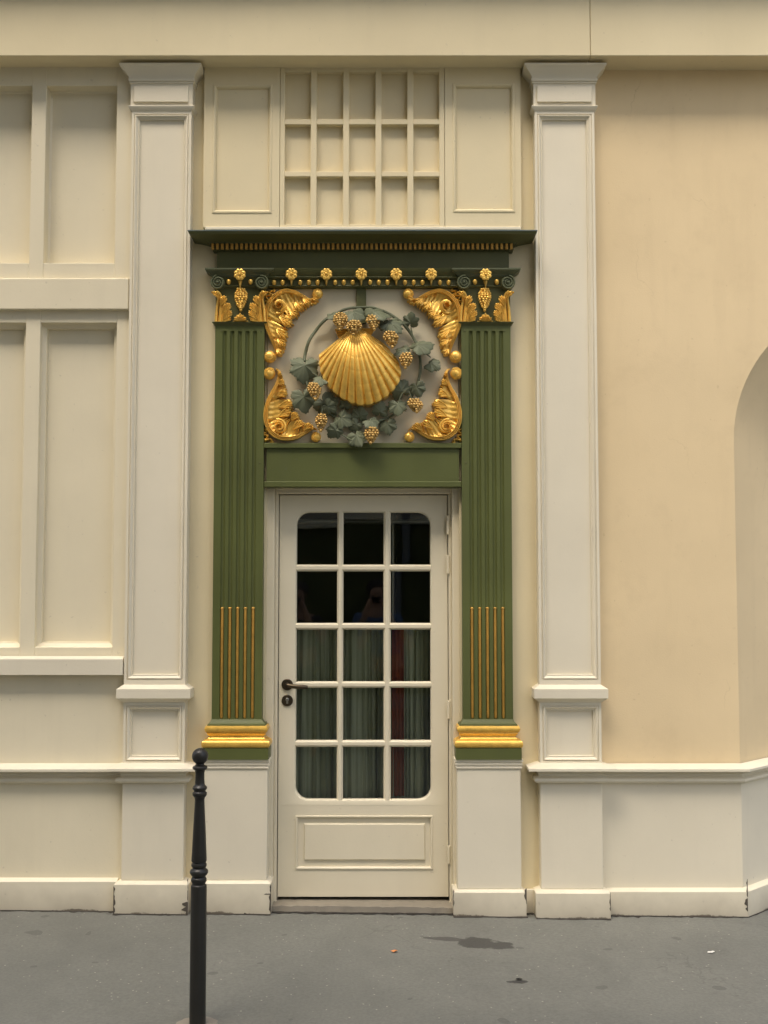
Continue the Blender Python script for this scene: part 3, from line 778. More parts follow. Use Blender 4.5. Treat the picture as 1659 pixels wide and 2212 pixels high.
        for px_ in (1225, 1185, 1150): mb.strand([f(px_, 1272), f(px_-18, 1080), f(px_-30, 960)], lambda u: 13*k, .009*1, y0, lambda u: .006+.006*u, 8, 5)
        part('acanthus_leaf', mir(mb, sgn), M['gold'], p)
    mb = mk()
    for dx_, t_, w_ in ((0, 1095, 40), (-70, 1140, 34), (70, 1140, 34), (-125, 1190, 30), (125, 1190, 30)):
        fan(mb, zc(780+dx_*.35, 1268), zc(780+dx_, t_), w_*k, 3, YG-.004, .006, .004, .016, .004)
    mb.strand([zc(620, 1262), zc(780, 1250), zc(940, 1262)], 16*k, .010, YG-.004, None, 10, 5)
    part('palmette', mir(mb, sgn), M['gold'], p)
    for px_ in (379, 1203):
        cx, cz = zc(px_, 1452); mb = mk().ylathe(cx, cz, [(YG+.004, .0042), (YG-.0018, .0042), (YG-.0026, .003)], 12); part('screw', mir(mb, sgn), M['green_dark'], p)
    cx, cz = PT(561, 1000, YG); mb = mk().ylathe(cx, cz, [(YG+.004, .0045), (YG-.0016, .0045), (YG-.0024, .002)], 12); part('screw', mir(mb, sgn), M['green_dark'], p)
    return p
def egg(mb, cx, cz, y):
    mb.ball((cx, y, cz-.001), .0112, 10, 8, 1.0, 1.5)
    mb.v[-(2+10*7):] = [(x, yy, min(z, cz+.009)) for x, yy, z in mb.v[-(2+10*7):]]
    return mb
fl_l = fluted(-1, 'green fluted pilaster with gilded reeds and capital left of the glazed door', 1902)
fl_r = fluted(1, 'green fluted pilaster with gilded reeds and capital on the hinge side of the door', 1921)
for args in ((-.456, -.468, .01, .155, -.0115, 14, False, .85, 2), (-.62, -.47, .0, .016, -.0117, 14, True, .8, 8), (-.49, -.461, .105, .113, -.0113, 6, True, .8, 18)):
    part('bare_patch', jag(MB(), *args), M['chip'], fl_l)
for args in ((.825, .812, .06, .135, -.0115, 9, False, .85, 22), (.457, .463, .05, .13, -.0115, 8, False, .85, 25)):
    part('bare_patch', jag(MB(), *args), M['chip'], fl_r)

# ------------------------------------------------------------------ green entablature
EX = -X(469, 560, .04); YE = .036
en = thing('entablature', (0, YE, Z(620, YE)), 'dark green cornice and frieze with gilt dentils, rosettes and eggs over the door', 'cornice')
ze = lambda py, Y=YE: Z(py, Y)
part('frieze', MB().box(-EX, EX, YE, .25, ze(583), ze(543)), M['green_dark'], en)
zd0, zd1 = ze(543), ze(530)
part('dentil_band', MB().pier(-EX, EX, YE, .25, [(zd0,.0),(zd0+.001,.022),(zd1,.022)]), M['green_dark'], en)
ztc = Z(499, YE-.134); kc = (ztc-zd1)/.0665
CO = [(zd1,.022)]+[(zd1+h*kc, o) for h, o in ((.001,.040),(.008,.043),(.010,.050),(.018,.060),(.028,.083),(.036,.106),(.042,.122),(.0425,.128),(.062,.132),(.066,.134))]
part('cornice', MB().pier(-EX+.004, EX-.004, YE, .25, CO), M['green_dark'], en)
ld = paint('weathered_lead', (.12, .16, .155), .45, amt=.2, metallic=.3, streak=.05)
part('lead_flashing', MB().pier(-EX+.004, EX-.004, YE, .12, [(ztc,.1365),(ztc+.005,.1365),(ztc+.006,.130),(ztc+.030,.006)]), ld, en)
nd = 63; xd0, xd1 = X(459.5, 537, YE-.03), X(1104.5, 537, YE-.03)
w = (xd1-xd0)/(nd-1)
first = None
for i in range(nd):
    if first is None: first = part('dentil', MB().box(xd0-.0066, xd0+.0066, YE-.038, YE-.0221, zd0+.001, zd1-.0005, .0012), M['ochre'], en)
    else: again(first, i*w, 0, 0)
YA = .034; ex2 = GI+.006
za = lambda py: Z(py, YA)
prof = [(.12,za(621)),(YA+.004,za(621)),(YA-.002,za(620.5)),(YA-.008,za(618.5)),(YA-.006,za(616.5)),(YA+.002,za(616)),(YA+.002,za(603)),(YA-.010,za(602.5)),(YA-.014,za(600)),(YA-.010,za(597)),(YA-.016,za(595)),(YA-.024,za(589)),(YA-.030,za(584)),(YA-.030,za(582)),(.12,za(582))]
part('architrave', MB().xsweep(-ex2, ex2, prof), M['green_dark'], en)
f_e = f_d = f_r = None
for k in range(21):
    px = 592+k*18.85; x, z = PT(px, 609.5, YA-.006)
    if k % 4 == 2:
        m = MB().strand([(x, z+.012), (x, z-.018)], lambda u: .0095*(1-.7*u), .014, YA-.006, None, 6, 6)
        f_d = part('pendant', m, M['gold'], en)
        cx, cz = PT(px, 592.5, YA-.035); part('rosette', rosette(MB(), cx, cz, YA-.036, .031), M['gold'], en)
    else:
        m = MB(); egg(m, x, z, YA-.010); part('egg', m, M['gold'], en)
nb = 96                                                        # fine beads on the astragal
m = MB()
for i in range(nb):
    m.ball((-ex2+.01+(2*ex2-.02)*i/(nb-1), YA-.008, za(618.5)), .0038, 6, 4)
b_ = part('bead_row', m, M['green_dark'], en); b_['kind'] = 'stuff'

# ------------------------------------------------------------------ relief panel and lintel board
YP = .068
rp = solo('relief_panel', MB().box(-.4975, .4975, YP, .083, Z(957, YP), Z(617, YP)), M['panelgrey'], 'grey cream back board behind the gilded shell and scrolls', 'panel', None, (0, YP, Z(957, YP)))
solo('green_strip', MB().box(X(770, 640, .055), X(791, 640, .055), .050, YP, Z(700, YP), Z(617, YP), .002), M['green_dark'], 'short upright green strip above the vine wreath', 'strip', None, (0, YP, Z(700, YP)))
li = thing('lintel_board', (0, .05, Z(1052, .05)), 'moss green lintel board between the fluted pilasters above the door', 'lintel')
part('board', MB().box(-.4985, .4985, .044, .12, Z(1040, .05), Z(967, .05)), M['green'], li)
part('top_moulding', MB().box(-.511, .511, .030, .12, Z(968, .03), Z(956.5, .03), .003), M['green'], li)
part('bottom_moulding', MB().box(-.511, .511, .034, .12, Z(1052, .03), Z(1039.5, .03), .003), M['green'], li)

# ------------------------------------------------------------------ gilded acanthus scrolls in the corners
ZK = .1853*.864/424.0                                            # one unit of the sketch grid in metres
def blade(mb, outp, innp, y0, NL, NF, nt=132, ns=12):
    """broad acanthus leaf between an outer and an inner edge: rolled outer rim, fluted towards a scalloped inner edge"""
    A = spline(outp, nt); B = spline(innp, nt); vs = []
    for i in range(nt+1):
        t = i/nt; e = math.sin(PI*t)**.5 if 0 < t < 1 else 0.
        g = abs(math.sin(PI*t*NL)); f = abs(math.sin(PI*t*NL*NF))
        lim = 1-.17*(1-f)-.46*(1-g)**4.5
        for j in range(ns+1):
            s = j/ns; q = s*lim
            x = A[i][0]+(B[i][0]-A[i][0])*q; z = A[i][1]+(B[i][1]-A[i][1])*q
            h = .30+.70*math.exp(-((s-.14)/.12)**2)*.55+.55*s**1.5-.42*max(0, (s-.86)/.14)**2
            if j == 0: h = .08
            flute = .0050*math.cos(2*PI*t*NL*NF)*s**1.3
            vs.append((x, y0-.006-(.040*e+.004)*h+flute*e+.016*(1-g)**4*s*e, z))
    n = ns+1; fs = [(i*n+j, i*n+j+1, (i+1)*n+j+1, (i+1)*n+j) for i in range(nt) for j in range(ns)]
    o = len(vs)
    for i in range(nt+1):
        for j in (0, ns): vs.append((vs[i*n+j][0], y0, vs[i*n+j][2]))
    fs += [(i*n, (i+1)*n, o+2*(i+1), o+2*i) for i in range(nt)]+[(i*n+ns, (i+1)*n+ns, o+2*(i+1)+1, o+2*i+1) for i in range(nt)]
    return mb.add(vs, fs)
BL_TOP = [((815,165),(850,165)),((760,150),(840,195)),((690,130),(750,248)),((600,75),(680,290)),((480,32),(625,340)),((370,30),(575,410)),((260,85),(480,420)),((170,185),(440,440)),((122,300),(522,515)),((112,430),(440,575)),((140,560),(440,655)),((190,680),(418,770)),((240,790),(392,845)),((262,900),(345,940))]
BL_BOT = [((262,1090),(330,1110)),((300,1150),(345,1150)),((280,1260),(385,1255)),((225,1370),(405,1320)),((160,1490),(436,1415)),((120,1620),(515,1560)),((108,1760),(480,1670)),((140,1890),(430,1740)),((210,1990),(510,1740)),((310,2045),(572,1690)),((430,2062),(610,1800)),((550,2040),(650,1800)),((650,1985),(755,1830)),((760,1910),(795,1885))]
def scroll(top, sgn, label):
    def g(x, y): 
        a, b = PT((640+x*.1853)*.864, (720+y*.1853)*.864, YP-.02); return a, b
    y0 = YP-.002
    c = g(250, 300) if top else g(250, 1850)
    root = thing('acanthus_scroll', (sgn*abs(c[0]), YP, c[1]), label, 'scroll ornament', 'gilded acanthus scrolls in the corners of the relief')
    mk = MB
    if top:
        out = [(830,165),(770,155),(700,140),(640,100),(520,42),(400,28),(280,75),(180,170),(125,290),(112,420),(130,540),(180,660),(225,760),(258,850),(262,920)]
        eye = (312, 248); balls = [((835,85),72),((190,930),82)]
        lobes = [((190,300),(492,520),62,4),((170,470),(425,690),60,4),((205,620),(405,800),48,4),((245,760),(352,925),38,3),
                 ((330,330),(500,440),44,4),((390,260),(560,395),56,4),((470,110),(618,318),58,4),((560,85),(742,240),46,4),((690,140),(842,172),28,3)]
        rib = [(240,30),(170,60),(215,95),(130,110),(160,170),(95,190)]; sg = -1
    else:
        out = [(262,1090),(300,1130),(290,1230),(240,1350),(170,1470),(122,1610),(108,1740),(128,1860),(190,1970),(300,2045),(430,2062),(560,2035),(670,1970),(770,1905),(830,1930)]
        eye = (315, 1880); balls = [((185,1160),82),((815,2015),68)]
        lobes = [((285,1250),(345,1150),28,3),((255,1360),(388,1258),42,4),((190,1500),(436,1420),50,4),((150,1650),(515,1565),60,5),
                 ((190,1790),(490,1665),58,4),((420,1870),(570,1690),56,5),((400,1985),(645,1800),52,4),((560,2005),(755,1835),46,4),((690,1940),(790,1880),24,3)]
        rib = [(95,1900),(150,1930),(95,1975),(165,1995),(120,2050),(200,2040),(215,2080)]; sg = 1
    G_ = [g(*p) for p in out]
    inw = -1 if top else 1
    # which side is inwards?
    m0 = offset(G_, lambda u: .001, 30)[15]; cc = g(*eye); b0 = spline(G_, 30)[15]
    if math.hypot(m0[0]-cc[0], m0[1]-cc[1]) > math.hypot(b0[0]-cc[0], b0[1]-cc[1]): inw = -1
    else: inw = 1
    tp = lambda u: math.sin(PI*min(1, max(0, u)))**.6
    arch = lambda u: .010+.026*math.sin(PI*u)
    mb = mk()
    for j, (o, w_) in enumerate(((8, 13), (29, 11), (50, 11))):
        pth = offset(G_, lambda u: inw*ZK*o*tp(u), 44)
        mb.strand(pth, lambda u: ZK*w_*(.35+.65*tp(u)), lambda u: .010+.006*tp(u), y0, lambda u: arch(u)+.0025*j*tp(u), 44, 5, False)
    part('stem', mir(mb, sgn), M['gold'], root)
    prs = BL_TOP if top else BL_BOT
    mb = blade(mk(), [g(*a) for a, b in prs], [g(*b) for a, b in prs], y0, 6, 4)
    part('leaf_blade', mir(mb, sgn), M['gold'], root, None, 55)
    for (b, t, w_, n) in lobes:                                   # the crisp tips of each lobe
        b = (b[0]+(t[0]-b[0])*.42, b[1]+(t[1]-b[1])*.42)
        mb = fan(mk(), g(*b), g(*t), ZK*w_*.92, n, y0, .0085, .030, .044, .022, bow=.10*sg)
        part('leaf_lobe', mir(mb, sgn), M['gold'], root)
    mb = mk()
    a0 = R(250) if top else R(110)
    pts = [(x, z) for x, z in spiral(cc[0], cc[1], ZK*108, ZK*50, .8, a0, 34, -sg)]
    mb.strand(pts, lambda u: ZK*(22-6*u), .011, y0, lambda u: .028+.012*u, 34, 6, False)
    pts = spiral(cc[0], cc[1], ZK*78, ZK*36, .7, a0+.6, 30, -sg)
    mb.strand(pts, lambda u: ZK*16, .012, y0, lambda u: .036+.008*u, 30, 5, False)
    mb.ylathe(cc[0], cc[1], [(y0-.020, ZK*46), (y0-.052, ZK*46), (y0-.054, ZK*41), (y0-.040, ZK*33), (y0-.014, ZK*28), (y0-.012, ZK*4)], 20)
    part('volute', mir(mb, sgn), M['gold'], root)
    for i, ((bx, by), r_) in enumerate(balls):
        x, z = g(bx, by); rr = r_*ZK
        mb = mk().ball((x, y0-.024, z), rr, 16, 11, .8)
        near = G_[0] if math.hypot(G_[0][0]-x, G_[0][1]-z) < math.hypot(G_[-1][0]-x, G_[-1][1]-z) else G_[-1]
        a = math.atan2(near[1]-z, near[0]-x)
        for kk, f_ in ((.98, .016), (.80, .024), (.58, .030)):
            mb.strand([(x+rr*f_*0+rr*kk*math.cos(a+q_*sg*inw), z+rr*kk*math.sin(a+q_*sg*inw)) for q_ in [i_*.26 for i_ in range(0, 15)]], lambda u: rr*.13*(1-.5*u), .006, y0-.024-rr*.8*math.sqrt(max(.02, 1-kk*kk))+.003, None, 26, 5)
        part('ball', mir(mb, sgn), M['gold'], root)
    mb = mk(); rp_ = [g(*p) for p in rib]
    mb.strand(rp_, ZK*17, .018, y0, lambda u: .004+.008*math.sin(u*PI*5)**2, 34, 6)
    for p_ in rp_[::2]: mb.ball((p_[0], y0-.014, p_[1]), ZK*27, 9, 6, .7)
    part('ribbon', mir(mb, sgn), M['gold'], root)
    return root
scroll(True, -1, 'gilded acanthus scroll at the upper left of the shell, ball ends pointing in')
scroll(True, 1, 'gilded acanthus scroll at the upper right of the shell, beside the hinge side capital')
scroll(False, -1, 'gilded acanthus scroll at the lower left of the shell, above the green lintel')
scroll(False, 1, 'gilded acanthus scroll at the lower right of the shell, above the green lintel')

# ------------------------------------------------------------------ scallop shell
K4 = .2411*.864/424.0
def h4(x, y, Y=YP-.05): return PT((720+x*.2411)*.864, (740+y*.2411)*.864, Y)
sh = thing('scallop_shell', (*[h4(690, 300)[0]], YP, h4(690, 300)[1]), 'large gilded scallop shell hanging in the middle of the vine wreath', 'shell')
ox, oy = 690, 300
outl = [(338,578),(332,690),(346,800),(392,892),(470,985),(556,1050),(655,1108),(765,1136),(868,1122),(970,1075),(1062,1000),(1128,925),(1172,835),(1168,738),(1130,640),(1060,558),(965,470),(850,392)]
pol = sorted([(math.atan2(x-ox, y-oy), math.hypot(x-ox, y-oy)) for x, y in outl])
def rad(a):
    if a <= pol[0][0]: return pol[0][1]
    for (a0, r0), (a1, r1) in zip(pol, pol[1:]):
        if a <= a1: return r0+(r1-r0)*(a-a0)/(a1-a0)
    return pol[-1][1]
A0, A1 = pol[0][0], pol[-1][0]; NR = 17; per = 10; na = NR*per; nr = 100
vs = []; fs = []
def smoothrad(a): return sum(rad(a+d_) for d_ in (-.12, -.06, 0, .06, .12))/5
for j in range(nr+1):
    t = (j/nr)**.9
    for i in range(na+1):
        u = i/na; a = A0+(A1-A0)*u; ph = (u*NR) % 1.
        ridge = 1-abs(2*ph-1)**3.2                         # broad rounded rib, sharp groove
        fine = .10*math.cos(ph*2*PI*4)
        r_ = smoothrad(a)*t*(1+.022*ridge*t*t)
        uu = (u-.5)*2
        dome = (math.sin(min(1, t*1.0)**.75*PI*.80))*(1-abs(uu)**2.6)**.75*.115
        grow = sum(-.0014*math.exp(-((t-c_)/.0065)**2) for c_ in (.45, .62, .77, .87, .945))
        y = YP-.022-dome-t*(.0135*ridge+.0011*fine*4*ridge)-grow*1.
        x, z = h4(ox+math.sin(a)*r_, oy+math.cos(a)*r_, YP-.05)
        vs.append((x, y, z))
n = na+1
fs = [(j*n+i, j*n+i+1, (j+1)*n+i+1, (j+1)*n+i) for j in range(nr) for i in range(na)]
# rim down to the board
o = len(vs)
for i in range(na+1): vs.append((vs[nr*n+i][0], YP-.002, vs[nr*n+i][2]))
fs += [(nr*n+i, nr*n+i+1, o+i+1, o+i) for i in range(na)]
part('shell_body', MB().add(vs, fs), M['gold'], sh, None, 50)
for s_, pts in ((-1, [(480,330),(640,330),(640,440),(530,448)]), (1, [(740,330),(900,330),(860,400),(740,420)])):
    m = MB()
    for i in range(6):
        t = (i+.5)/6
        a = h4(pts[0][0]+(pts[1][0]-pts[0][0])*.1, pts[0][1]); 
        p0 = h4(pts[0][0]+(pts[3][0]-pts[0][0])*t, pts[0][1]+(pts[3][1]-pts[0][1])*t); p1 = h4(pts[1][0]+(pts[2][0]-pts[1][0])*t, pts[1][1]+(pts[2][1]-pts[1][1])*t)
        m.strand([p0, p1], K4*11, .010, YP-.030, None, 6, 5)
    part('ear', m, M['gold'], sh)

# ------------------------------------------------------------------ vine wreath
wc = h4(770, 720); WR = 602*K4
vw = thing('vine_wreath', (wc[0], YP, wc[1]), 'green vine wreath with leaves and gilded grapes around the shell', 'wreath')
def arc_pts(cx, cy, r, a0, a1, n, Y):
    return [(*(lambda q: (q[0], Y+.008*math.sin(7*a0+i*.7), q[1]))(h4(cx+r*math.cos(R(a0+(a1-a0)*i/n)), cy-r*math.sin(R(a0+(a1-a0)*i/n)), YP-.03)),) for i in range(n+1)]
part('branch', MB().tube(arc_pts(770, 720, 604, 62, 176, 40, YP-.032), lambda u: .0068+.002*u, 10), M['leaf'], vw)
part('branch', MB().tube(arc_pts(770, 720, 604, 70, -78, 44, YP-.030), lambda u: .0085-.002*u+.0008*math.sin(u*40), 10), M['leaf'], vw)
part('branch', MB().tube(arc_pts(770, 720, 604, 186, 290, 36, YP-.026), lambda u: .0065, 10), M['leaf'], vw)
VO = [(0,1.0),(5,.95),(10,.96),(15,.89),(20,.90),(26,.82),(32,.76),(37,.83),(42,.86),(47,.94),(52,.95),(56,.99),(61,.94),(66,.95),(71,.87),(77,.85),(83,.77),(89,.81),(95,.83),(101,.89),(108,.88),(114,.92),(120,.86),(126,.86),(133,.79),(140,.77),(148,.70),(156,.65),(164,.57),(172,.42),(180,.16)]
VO = [(a, r_*(1-.20*min(1, a/70))) for a, r_ in VO]
def vine_leaf(x, y, size, rot, pitch, yaw, Y, seed, cup=.22):
    """rot: direction the tip points (degrees, -90 is down); pitch tips the top edge away from the viewer so that the face looks up"""
    rnd = random.Random(seed); r0 = size*K4*.61
    ang = [-a for a, _ in VO[::-1]][:-1]+[a for a, _ in VO]; rr = [r_ for _, r_ in VO[::-1]][:-1]+[r_ for _, r_ in VO]
    ang = ang[1:]; rr = rr[1:]
    n = len(ang); rings = 6; loc = []
    fr = rnd.uniform(0, 6)
    rr = [q*rnd.uniform(.93, 1.07) for q in rr]
    for j in range(rings+1):
        t = j/rings
        for a, q in zip(ang, rr):
            ra_ = R(a); rad_ = q*t
            vein = min(abs(a-v) for v in (-110, -55, 0, 55, 110))
            gz = -.035*math.sin(PI*min(1, t*1.05))*math.exp(-(vein/6.)**2)+.035*t*math.sin(R(a)*5+fr)-.10*t*t*abs(math.sin(R(a)*180/110*.5*PI))**2*0+.006*t*t*math.cos(R(a)*13.)
            yy = cup*t**1.6*(1 if j < rings else 1.05)+gz+.10*t*math.sin(2*R(a)+fr)
            loc.append((rad_*math.sin(ra_), yy, rad_*math.cos(ra_)-.22))
    Rm = Matrix.Rotation(R(yaw), 3, 'Z') @ Matrix.Rotation(-R(pitch), 3, 'X') @ Matrix.Rotation(-R(rot-90), 3, 'Y')
    cx, cz = h4(x, y, Y)
    vs = [Rm @ Vector((a*r0*1.08, b*r0, c_*r0)) for a, b, c_ in loc]; vs = [(v.x+cx, v.y+Y, v.z+cz) for v in vs]
    nb_ = Rm @ Vector((0, .0022, 0)); m = len(vs)
    vs += [(v[0]+nb_.x, v[1]+nb_.y, v[2]+nb_.z) for v in vs]
    fs = []
    for j in range(rings):
        for i in range(n):
            i2 = (i+1) % n
            fs.append((j*n+i, j*n+i2, (j+1)*n+i2, (j+1)*n+i)); fs.append((m+j*n+i, m+(j+1)*n+i, m+(j+1)*n+i2, m+j*n+i2))
    for i in range(n):
        i2 = (i+1) % n; a, b = rings*n+i, rings*n+i2
        fs.append((a, b, m+b, m+a))
    return MB().add(vs, fs)
LV = [(170,760,330,-95,5,8,.060),(325,868,175,-150,42,0,.095),(170,1085,290,-80,-6,12,.060),(400,1140,290,-50,-12,-10,.048),(575,1280,220,-35,10,-5,.066),
      (480,1412,190,-125,-18,10,.060),(720,1475,220,-70,20,0,.075),(868,1305,190,-60,38,8,.090),(745,1225,190,75,-20,0,.056),(965,1175,190,80,-16,6,.060),
      (1030,1350,200,-80,5,-15,.050),(690,1345,160,-140,-10,0,.050),(1165,955,250,120,-12,10,.062),(1340,970,190,-75,-8,-15,.078),(1140,1150,210,-85,15,8,.080),
      (1505,705,190,-30,30,-10,.066),(1390,500,290,20,48,-5,.075),(1195,565,220,200,40,5,.090),(1275,255,190,80,-28,0,.056),(1085,290,270,-40,42,0,.088),
      (935,160,320,10,50,0,.100),(675,185,280,-80,40,0,.108),(478,200,190,210,42,10,.085),(985,305,150,-100,-25,0,.060),(430,1160,180,-30,-20,0,.066),(600,1130,140,70,-25,0,.050)]
for i, (x, y, s_, rot, pit, yaw, d_) in enumerate(LV):
    part('leaf', vine_leaf(x, y, s_, rot, pit, yaw, YP-d_, 40+i), M['leaf'], vw, None, 60)
GB = [(548,278,160,200,.100,8),(690,342,170,170,.125,6),(872,288,140,180,.110,7),(1060,462,160,190,.105,9),(1226,682,140,190,.095,10),(266,1000,150,200,.085,11),(350,1322,128,200,.060,12),(1310,1146,165,160,.085,13),(868,1456,155,190,.080,14)]
for x, y, w_, h_, d_, sd in GB:
    cx, cz = h4(x, y, YP-d_)
    o = part('grape_bunch', add_grapes(MB(), cx, cz, w_*K4, h_*K4, YP-d_-.004, .030, .0088, sd, (.012 if sd % 2 else -.004)), M['gold_old'], vw)
for pts in ([(1275,330),(1290,400),(1308,455)], [(1370,605),(1430,605),(1480,640)], [(1150,1090),(1190,1010),(1280,945)], [(1255,990),(1275,1050),(1290,1090)], [(560,1440),(620,1475),(660,1500)], [(355,1170),(352,1200),(350,1240)], [(250,800),(290,820),(310,850)], [(1020,320),(1018,360),(1030,390)]):
    part('tendril', MB().tube([(*(lambda q: (q[0], YP-.068, q[1]))(h4(x, y, YP-.06)),) for x, y in spline(pts, 10)], .0034, 6), M['leaf'], vw)

# ------------------------------------------------------------------ door frame and door
YK, YJ, YDR = .115, .150, .178
zt_d, zb_d = Z(1070, YDR), Z(1937, YDR)
df = thing('door_frame', (0, YJ, 0), 'cream door frame set in the green doorcase around the glazed door', 'door frame')
xl0, xl1, xr0, xr1 = X(602, 1500, YDR), X(591, 1500, YK), X(967.5, 1500, YDR), X(977.5, 1500, YK)
zfl = Z(1946, YDR)-.01
part('casing', MB().box(-.52, xl1, YK, .25, zfl-.06, Z(1052, .05)+.03, .004), M['door'], df)
part('casing', MB().box(xr1, .52, YK, .25, zfl-.06, Z(1052, .05)+.03, .004), M['door'], df)
part('jamb', MB().box(xl1, xl0-.004, YJ, .25, zfl-.06, zt_d+.005, .003), M['door'], df)
part('jamb', MB().box(xr0+.004, xr1, YJ, .25, zfl-.06, zt_d+.005, .003), M['door'], df)
part('head', MB().box(xl1, xr1, YJ-.002, .25, zt_d+.0055, Z(1052, .05)+.03, .003), M['door'], df)

dr = thing('glazed_door', ((xl0+xr0)/2, YDR, zb_d), 'cream door with fifteen glass panes, lower panel and bronze lever handle', 'door')
gx0, gx1, gz0, gz1 = X(639, 1500, YDR), X(930.5, 1500, YDR), Z(1727.5, YDR), Z(1106.5, YDR)
YF, YBK = YDR, YDR+.045
rr = .066
mb = MB()
inner = rrect(gx0, gx1, gz0, gz1, rr, 8)
def out_pt(x, z):
    cx, cz = (gx0+gx1)/2, (gz0+gz1)/2
    return x, z
# leaf front: outer rectangle split round the rounded opening
OUT = []
for k, (x, z) in enumerate(inner):
    q = k//9
    f_ = (k % 9)/8
    if q == 0: p = (xr0, gz1-rr+(zt_d-(gz1-rr))*min(1, f_*2)) if f_ <= .5 else (xr0+(gx1-rr-xr0)*(f_-.5)*2, zt_d)
    elif q == 1: p = (gx0+rr+(xl0-(gx0+rr))*min(1, f_*2), zt_d) if f_ <= .5 else (xl0, zt_d+(gz1-rr-zt_d)*(f_-.5)*2)
    elif q == 2: p = (xl0, gz0+rr+(gz0-.03-(gz0+rr))*min(1, f_*2)) if f_ <= .5 else (xl0+(gx0+rr-xl0)*(f_-.5)*2, gz0-.03)
    else: p = (gx1-rr+(xr0-(gx1-rr))*min(1, f_*2), gz0-.03) if f_ <= .5 else (xr0, gz0-.03+(gz0+rr-gz0+.03)*(f_-.5)*2)
    OUT.append(p)
rings = [[(x, YF, z) for x, z in OUT], [(x, YF, z) for x, z in inner]]
for d_, y in ((.003, .001), (.006, .005), (.010, .007), (.012, .012), (.012, .045)):
    rings.append([(x, YF+y, z) for x, z in rrect(gx0+d_*.6-.006, gx1-d_*.6+.006, gz0+d_*.6-.006, gz1-d_*.6+.006, rr, 8)])
rings[1] = [(x, YF, z) for x, z in rrect(gx0-.006, gx1+.006, gz0-.006, gz1+.006, rr, 8)]
loft(mb, rings)
mb.add([(xl0,YF,zt_d),(xr0,YF,zt_d),(xr0,YBK,zt_d),(xl0,YBK,zt_d)], [(0,1,2,3)])
mb.add([(xl0,YF,zb_d),(xl0,YF,zt_d),(xl0,YBK,zt_d),(xl0,YBK,zb_d),(xr0,YF,zb_d),(xr0,YF,zt_d),(xr0,YBK,zt_d),(xr0,YBK,zb_d)], [(0,1,2,3),(4,5,6,7)])
leaf = part('leaf_frame', mb, M['door'], dr)
px0, px1, pz0, pz1 = X(637.5, 1820, YDR), X(935, 1820, YDR), Z(1878, YDR), Z(1761.5, YDR)
fx0, fx1, fz0, fz1 = X(657.5, 1820, YDR), X(917, 1820, YDR), Z(1857, YDR), Z(1780.5, YDR)
zbr = gz0-.0305
blk = framed_block(MB(), xl0, xr0, zb_d, zbr, YF+.0004, YBK, px0, px1, pz0, pz1, [(0,YF),(.002,YF-.005),(.007,YF-.006),(.012,YF-.001),(.014,YF+.010)])
part('bottom_rail', blk, M['door'], dr)
part('raised_panel', MB().panel(fx0, fx1, fz0, fz1, [(-.004,YF+.0105),(0,YF+.001),(.002,YF-.001)]), M['door'], dr)
colx = [(640, 727.5), (741, 828.5), (844, 930)]; rowz = [(1107, 1219.5), (1234, 1346), (1360, 1472.5), (1486, 1599.5), (1614, 1727)]
def muntin_v(x0, x1):
    xm = (x0+x1)/2; h = (x1-x0)/2
    prof = [(-h, .026), (-h, .012), (-h*.55, .003), (-h*.45, .001), (h*.45, .001), (h*.55, .003), (h, .012), (h, .026)]
    m = MB(); n = len(prof)
    m.add([(xm+a, YF+b, gz0-.004) for a, b in prof]+[(xm+a, YF+b, gz1+.004) for a, b in prof], [(i, (i+1) % n, n+(i+1) % n, n+i) for i in range(n)]+[tuple(range(n)), tuple(range(n, 2*n))])
    return m
for i in range(2):
    part('upright_bar', muntin_v(X(colx[i][1], 1500, YDR), X(colx[i+1][0], 1500, YDR)), M['door'], dr)
for i in range(4):
    z0, z1 = Z(rowz[i+1][0], YDR), Z(rowz[i][1], YDR); zm = (z0+z1)/2; h = (z1-z0)/2
    prof = [(YF+.026, zm-h), (YF+.012, zm-h), (YF+.0035, zm-h*.55), (YF+.0018, zm-h*.45), (YF+.0018, zm+h*.45), (YF+.0035, zm+h*.55), (YF+.012, zm+h), (YF+.026, zm+h)]
    part('cross_bar', MB().xsweep(gx0-.004, gx1+.004, prof), M['door'], dr)
rndp = random.Random(12)
for (a, b) in rowz:
    for (c, d) in colx:
        mb = MB().box(X(c, 1500, YDR)-.005, X(d, 1500, YDR)+.005, YF+.0285, YF+.0325, Z(b, YDR)-.005, Z(a, YDR)+.005)
        tx, tz = rndp.uniform(-.006, .006), rndp.uniform(-.006, .006); mx, mz = X((c+d)/2, 1500, YDR), Z((a+b)/2, YDR)     # no pane sits quite true
        mb.v = [(x, y+tx*(x-mx)+tz*(z-mz), z) for x, y, z in mb.v]
        part('pane', mb, M['glass'], dr)
# lever, keyhole plate, hinges
hx, hz = PT(620.5, 1479, YF-.006); hd = part('handle', MB().ylathe(hx, hz, [(YF, .030), (YF-.006, .030), (YF-.0085, .027), (YF-.009, .013)], 28), M['bronze'], dr)
h2, z2 = PT(664, 1484, YF-.045)
o = part('lever', MB().ylathe(hx, hz, [(YF-.008, .0115), (YF-.040, .0095)], 16).tube([(hx, YF-.036, hz), (hx+.004, YF-.045, hz-.0005), (hx+.020, YF-.049, hz-.003), (hx+.06, YF-.050, hz-.008), (h2-.012, YF-.049, z2), (h2, YF-.044, z2-.001)], lambda u: .0088+.0025*math.sin(u*PI), 12), M['bronze'], hd)
kx, kz = PT(620.5, 1513.5, YF-.006); kd = part('keyhole_plate', MB().ylathe(kx, kz, [(YF, .030), (YF-.005, .030), (YF-.0075, .027), (YF-.008, .002)], 28), M['bronze'], dr)
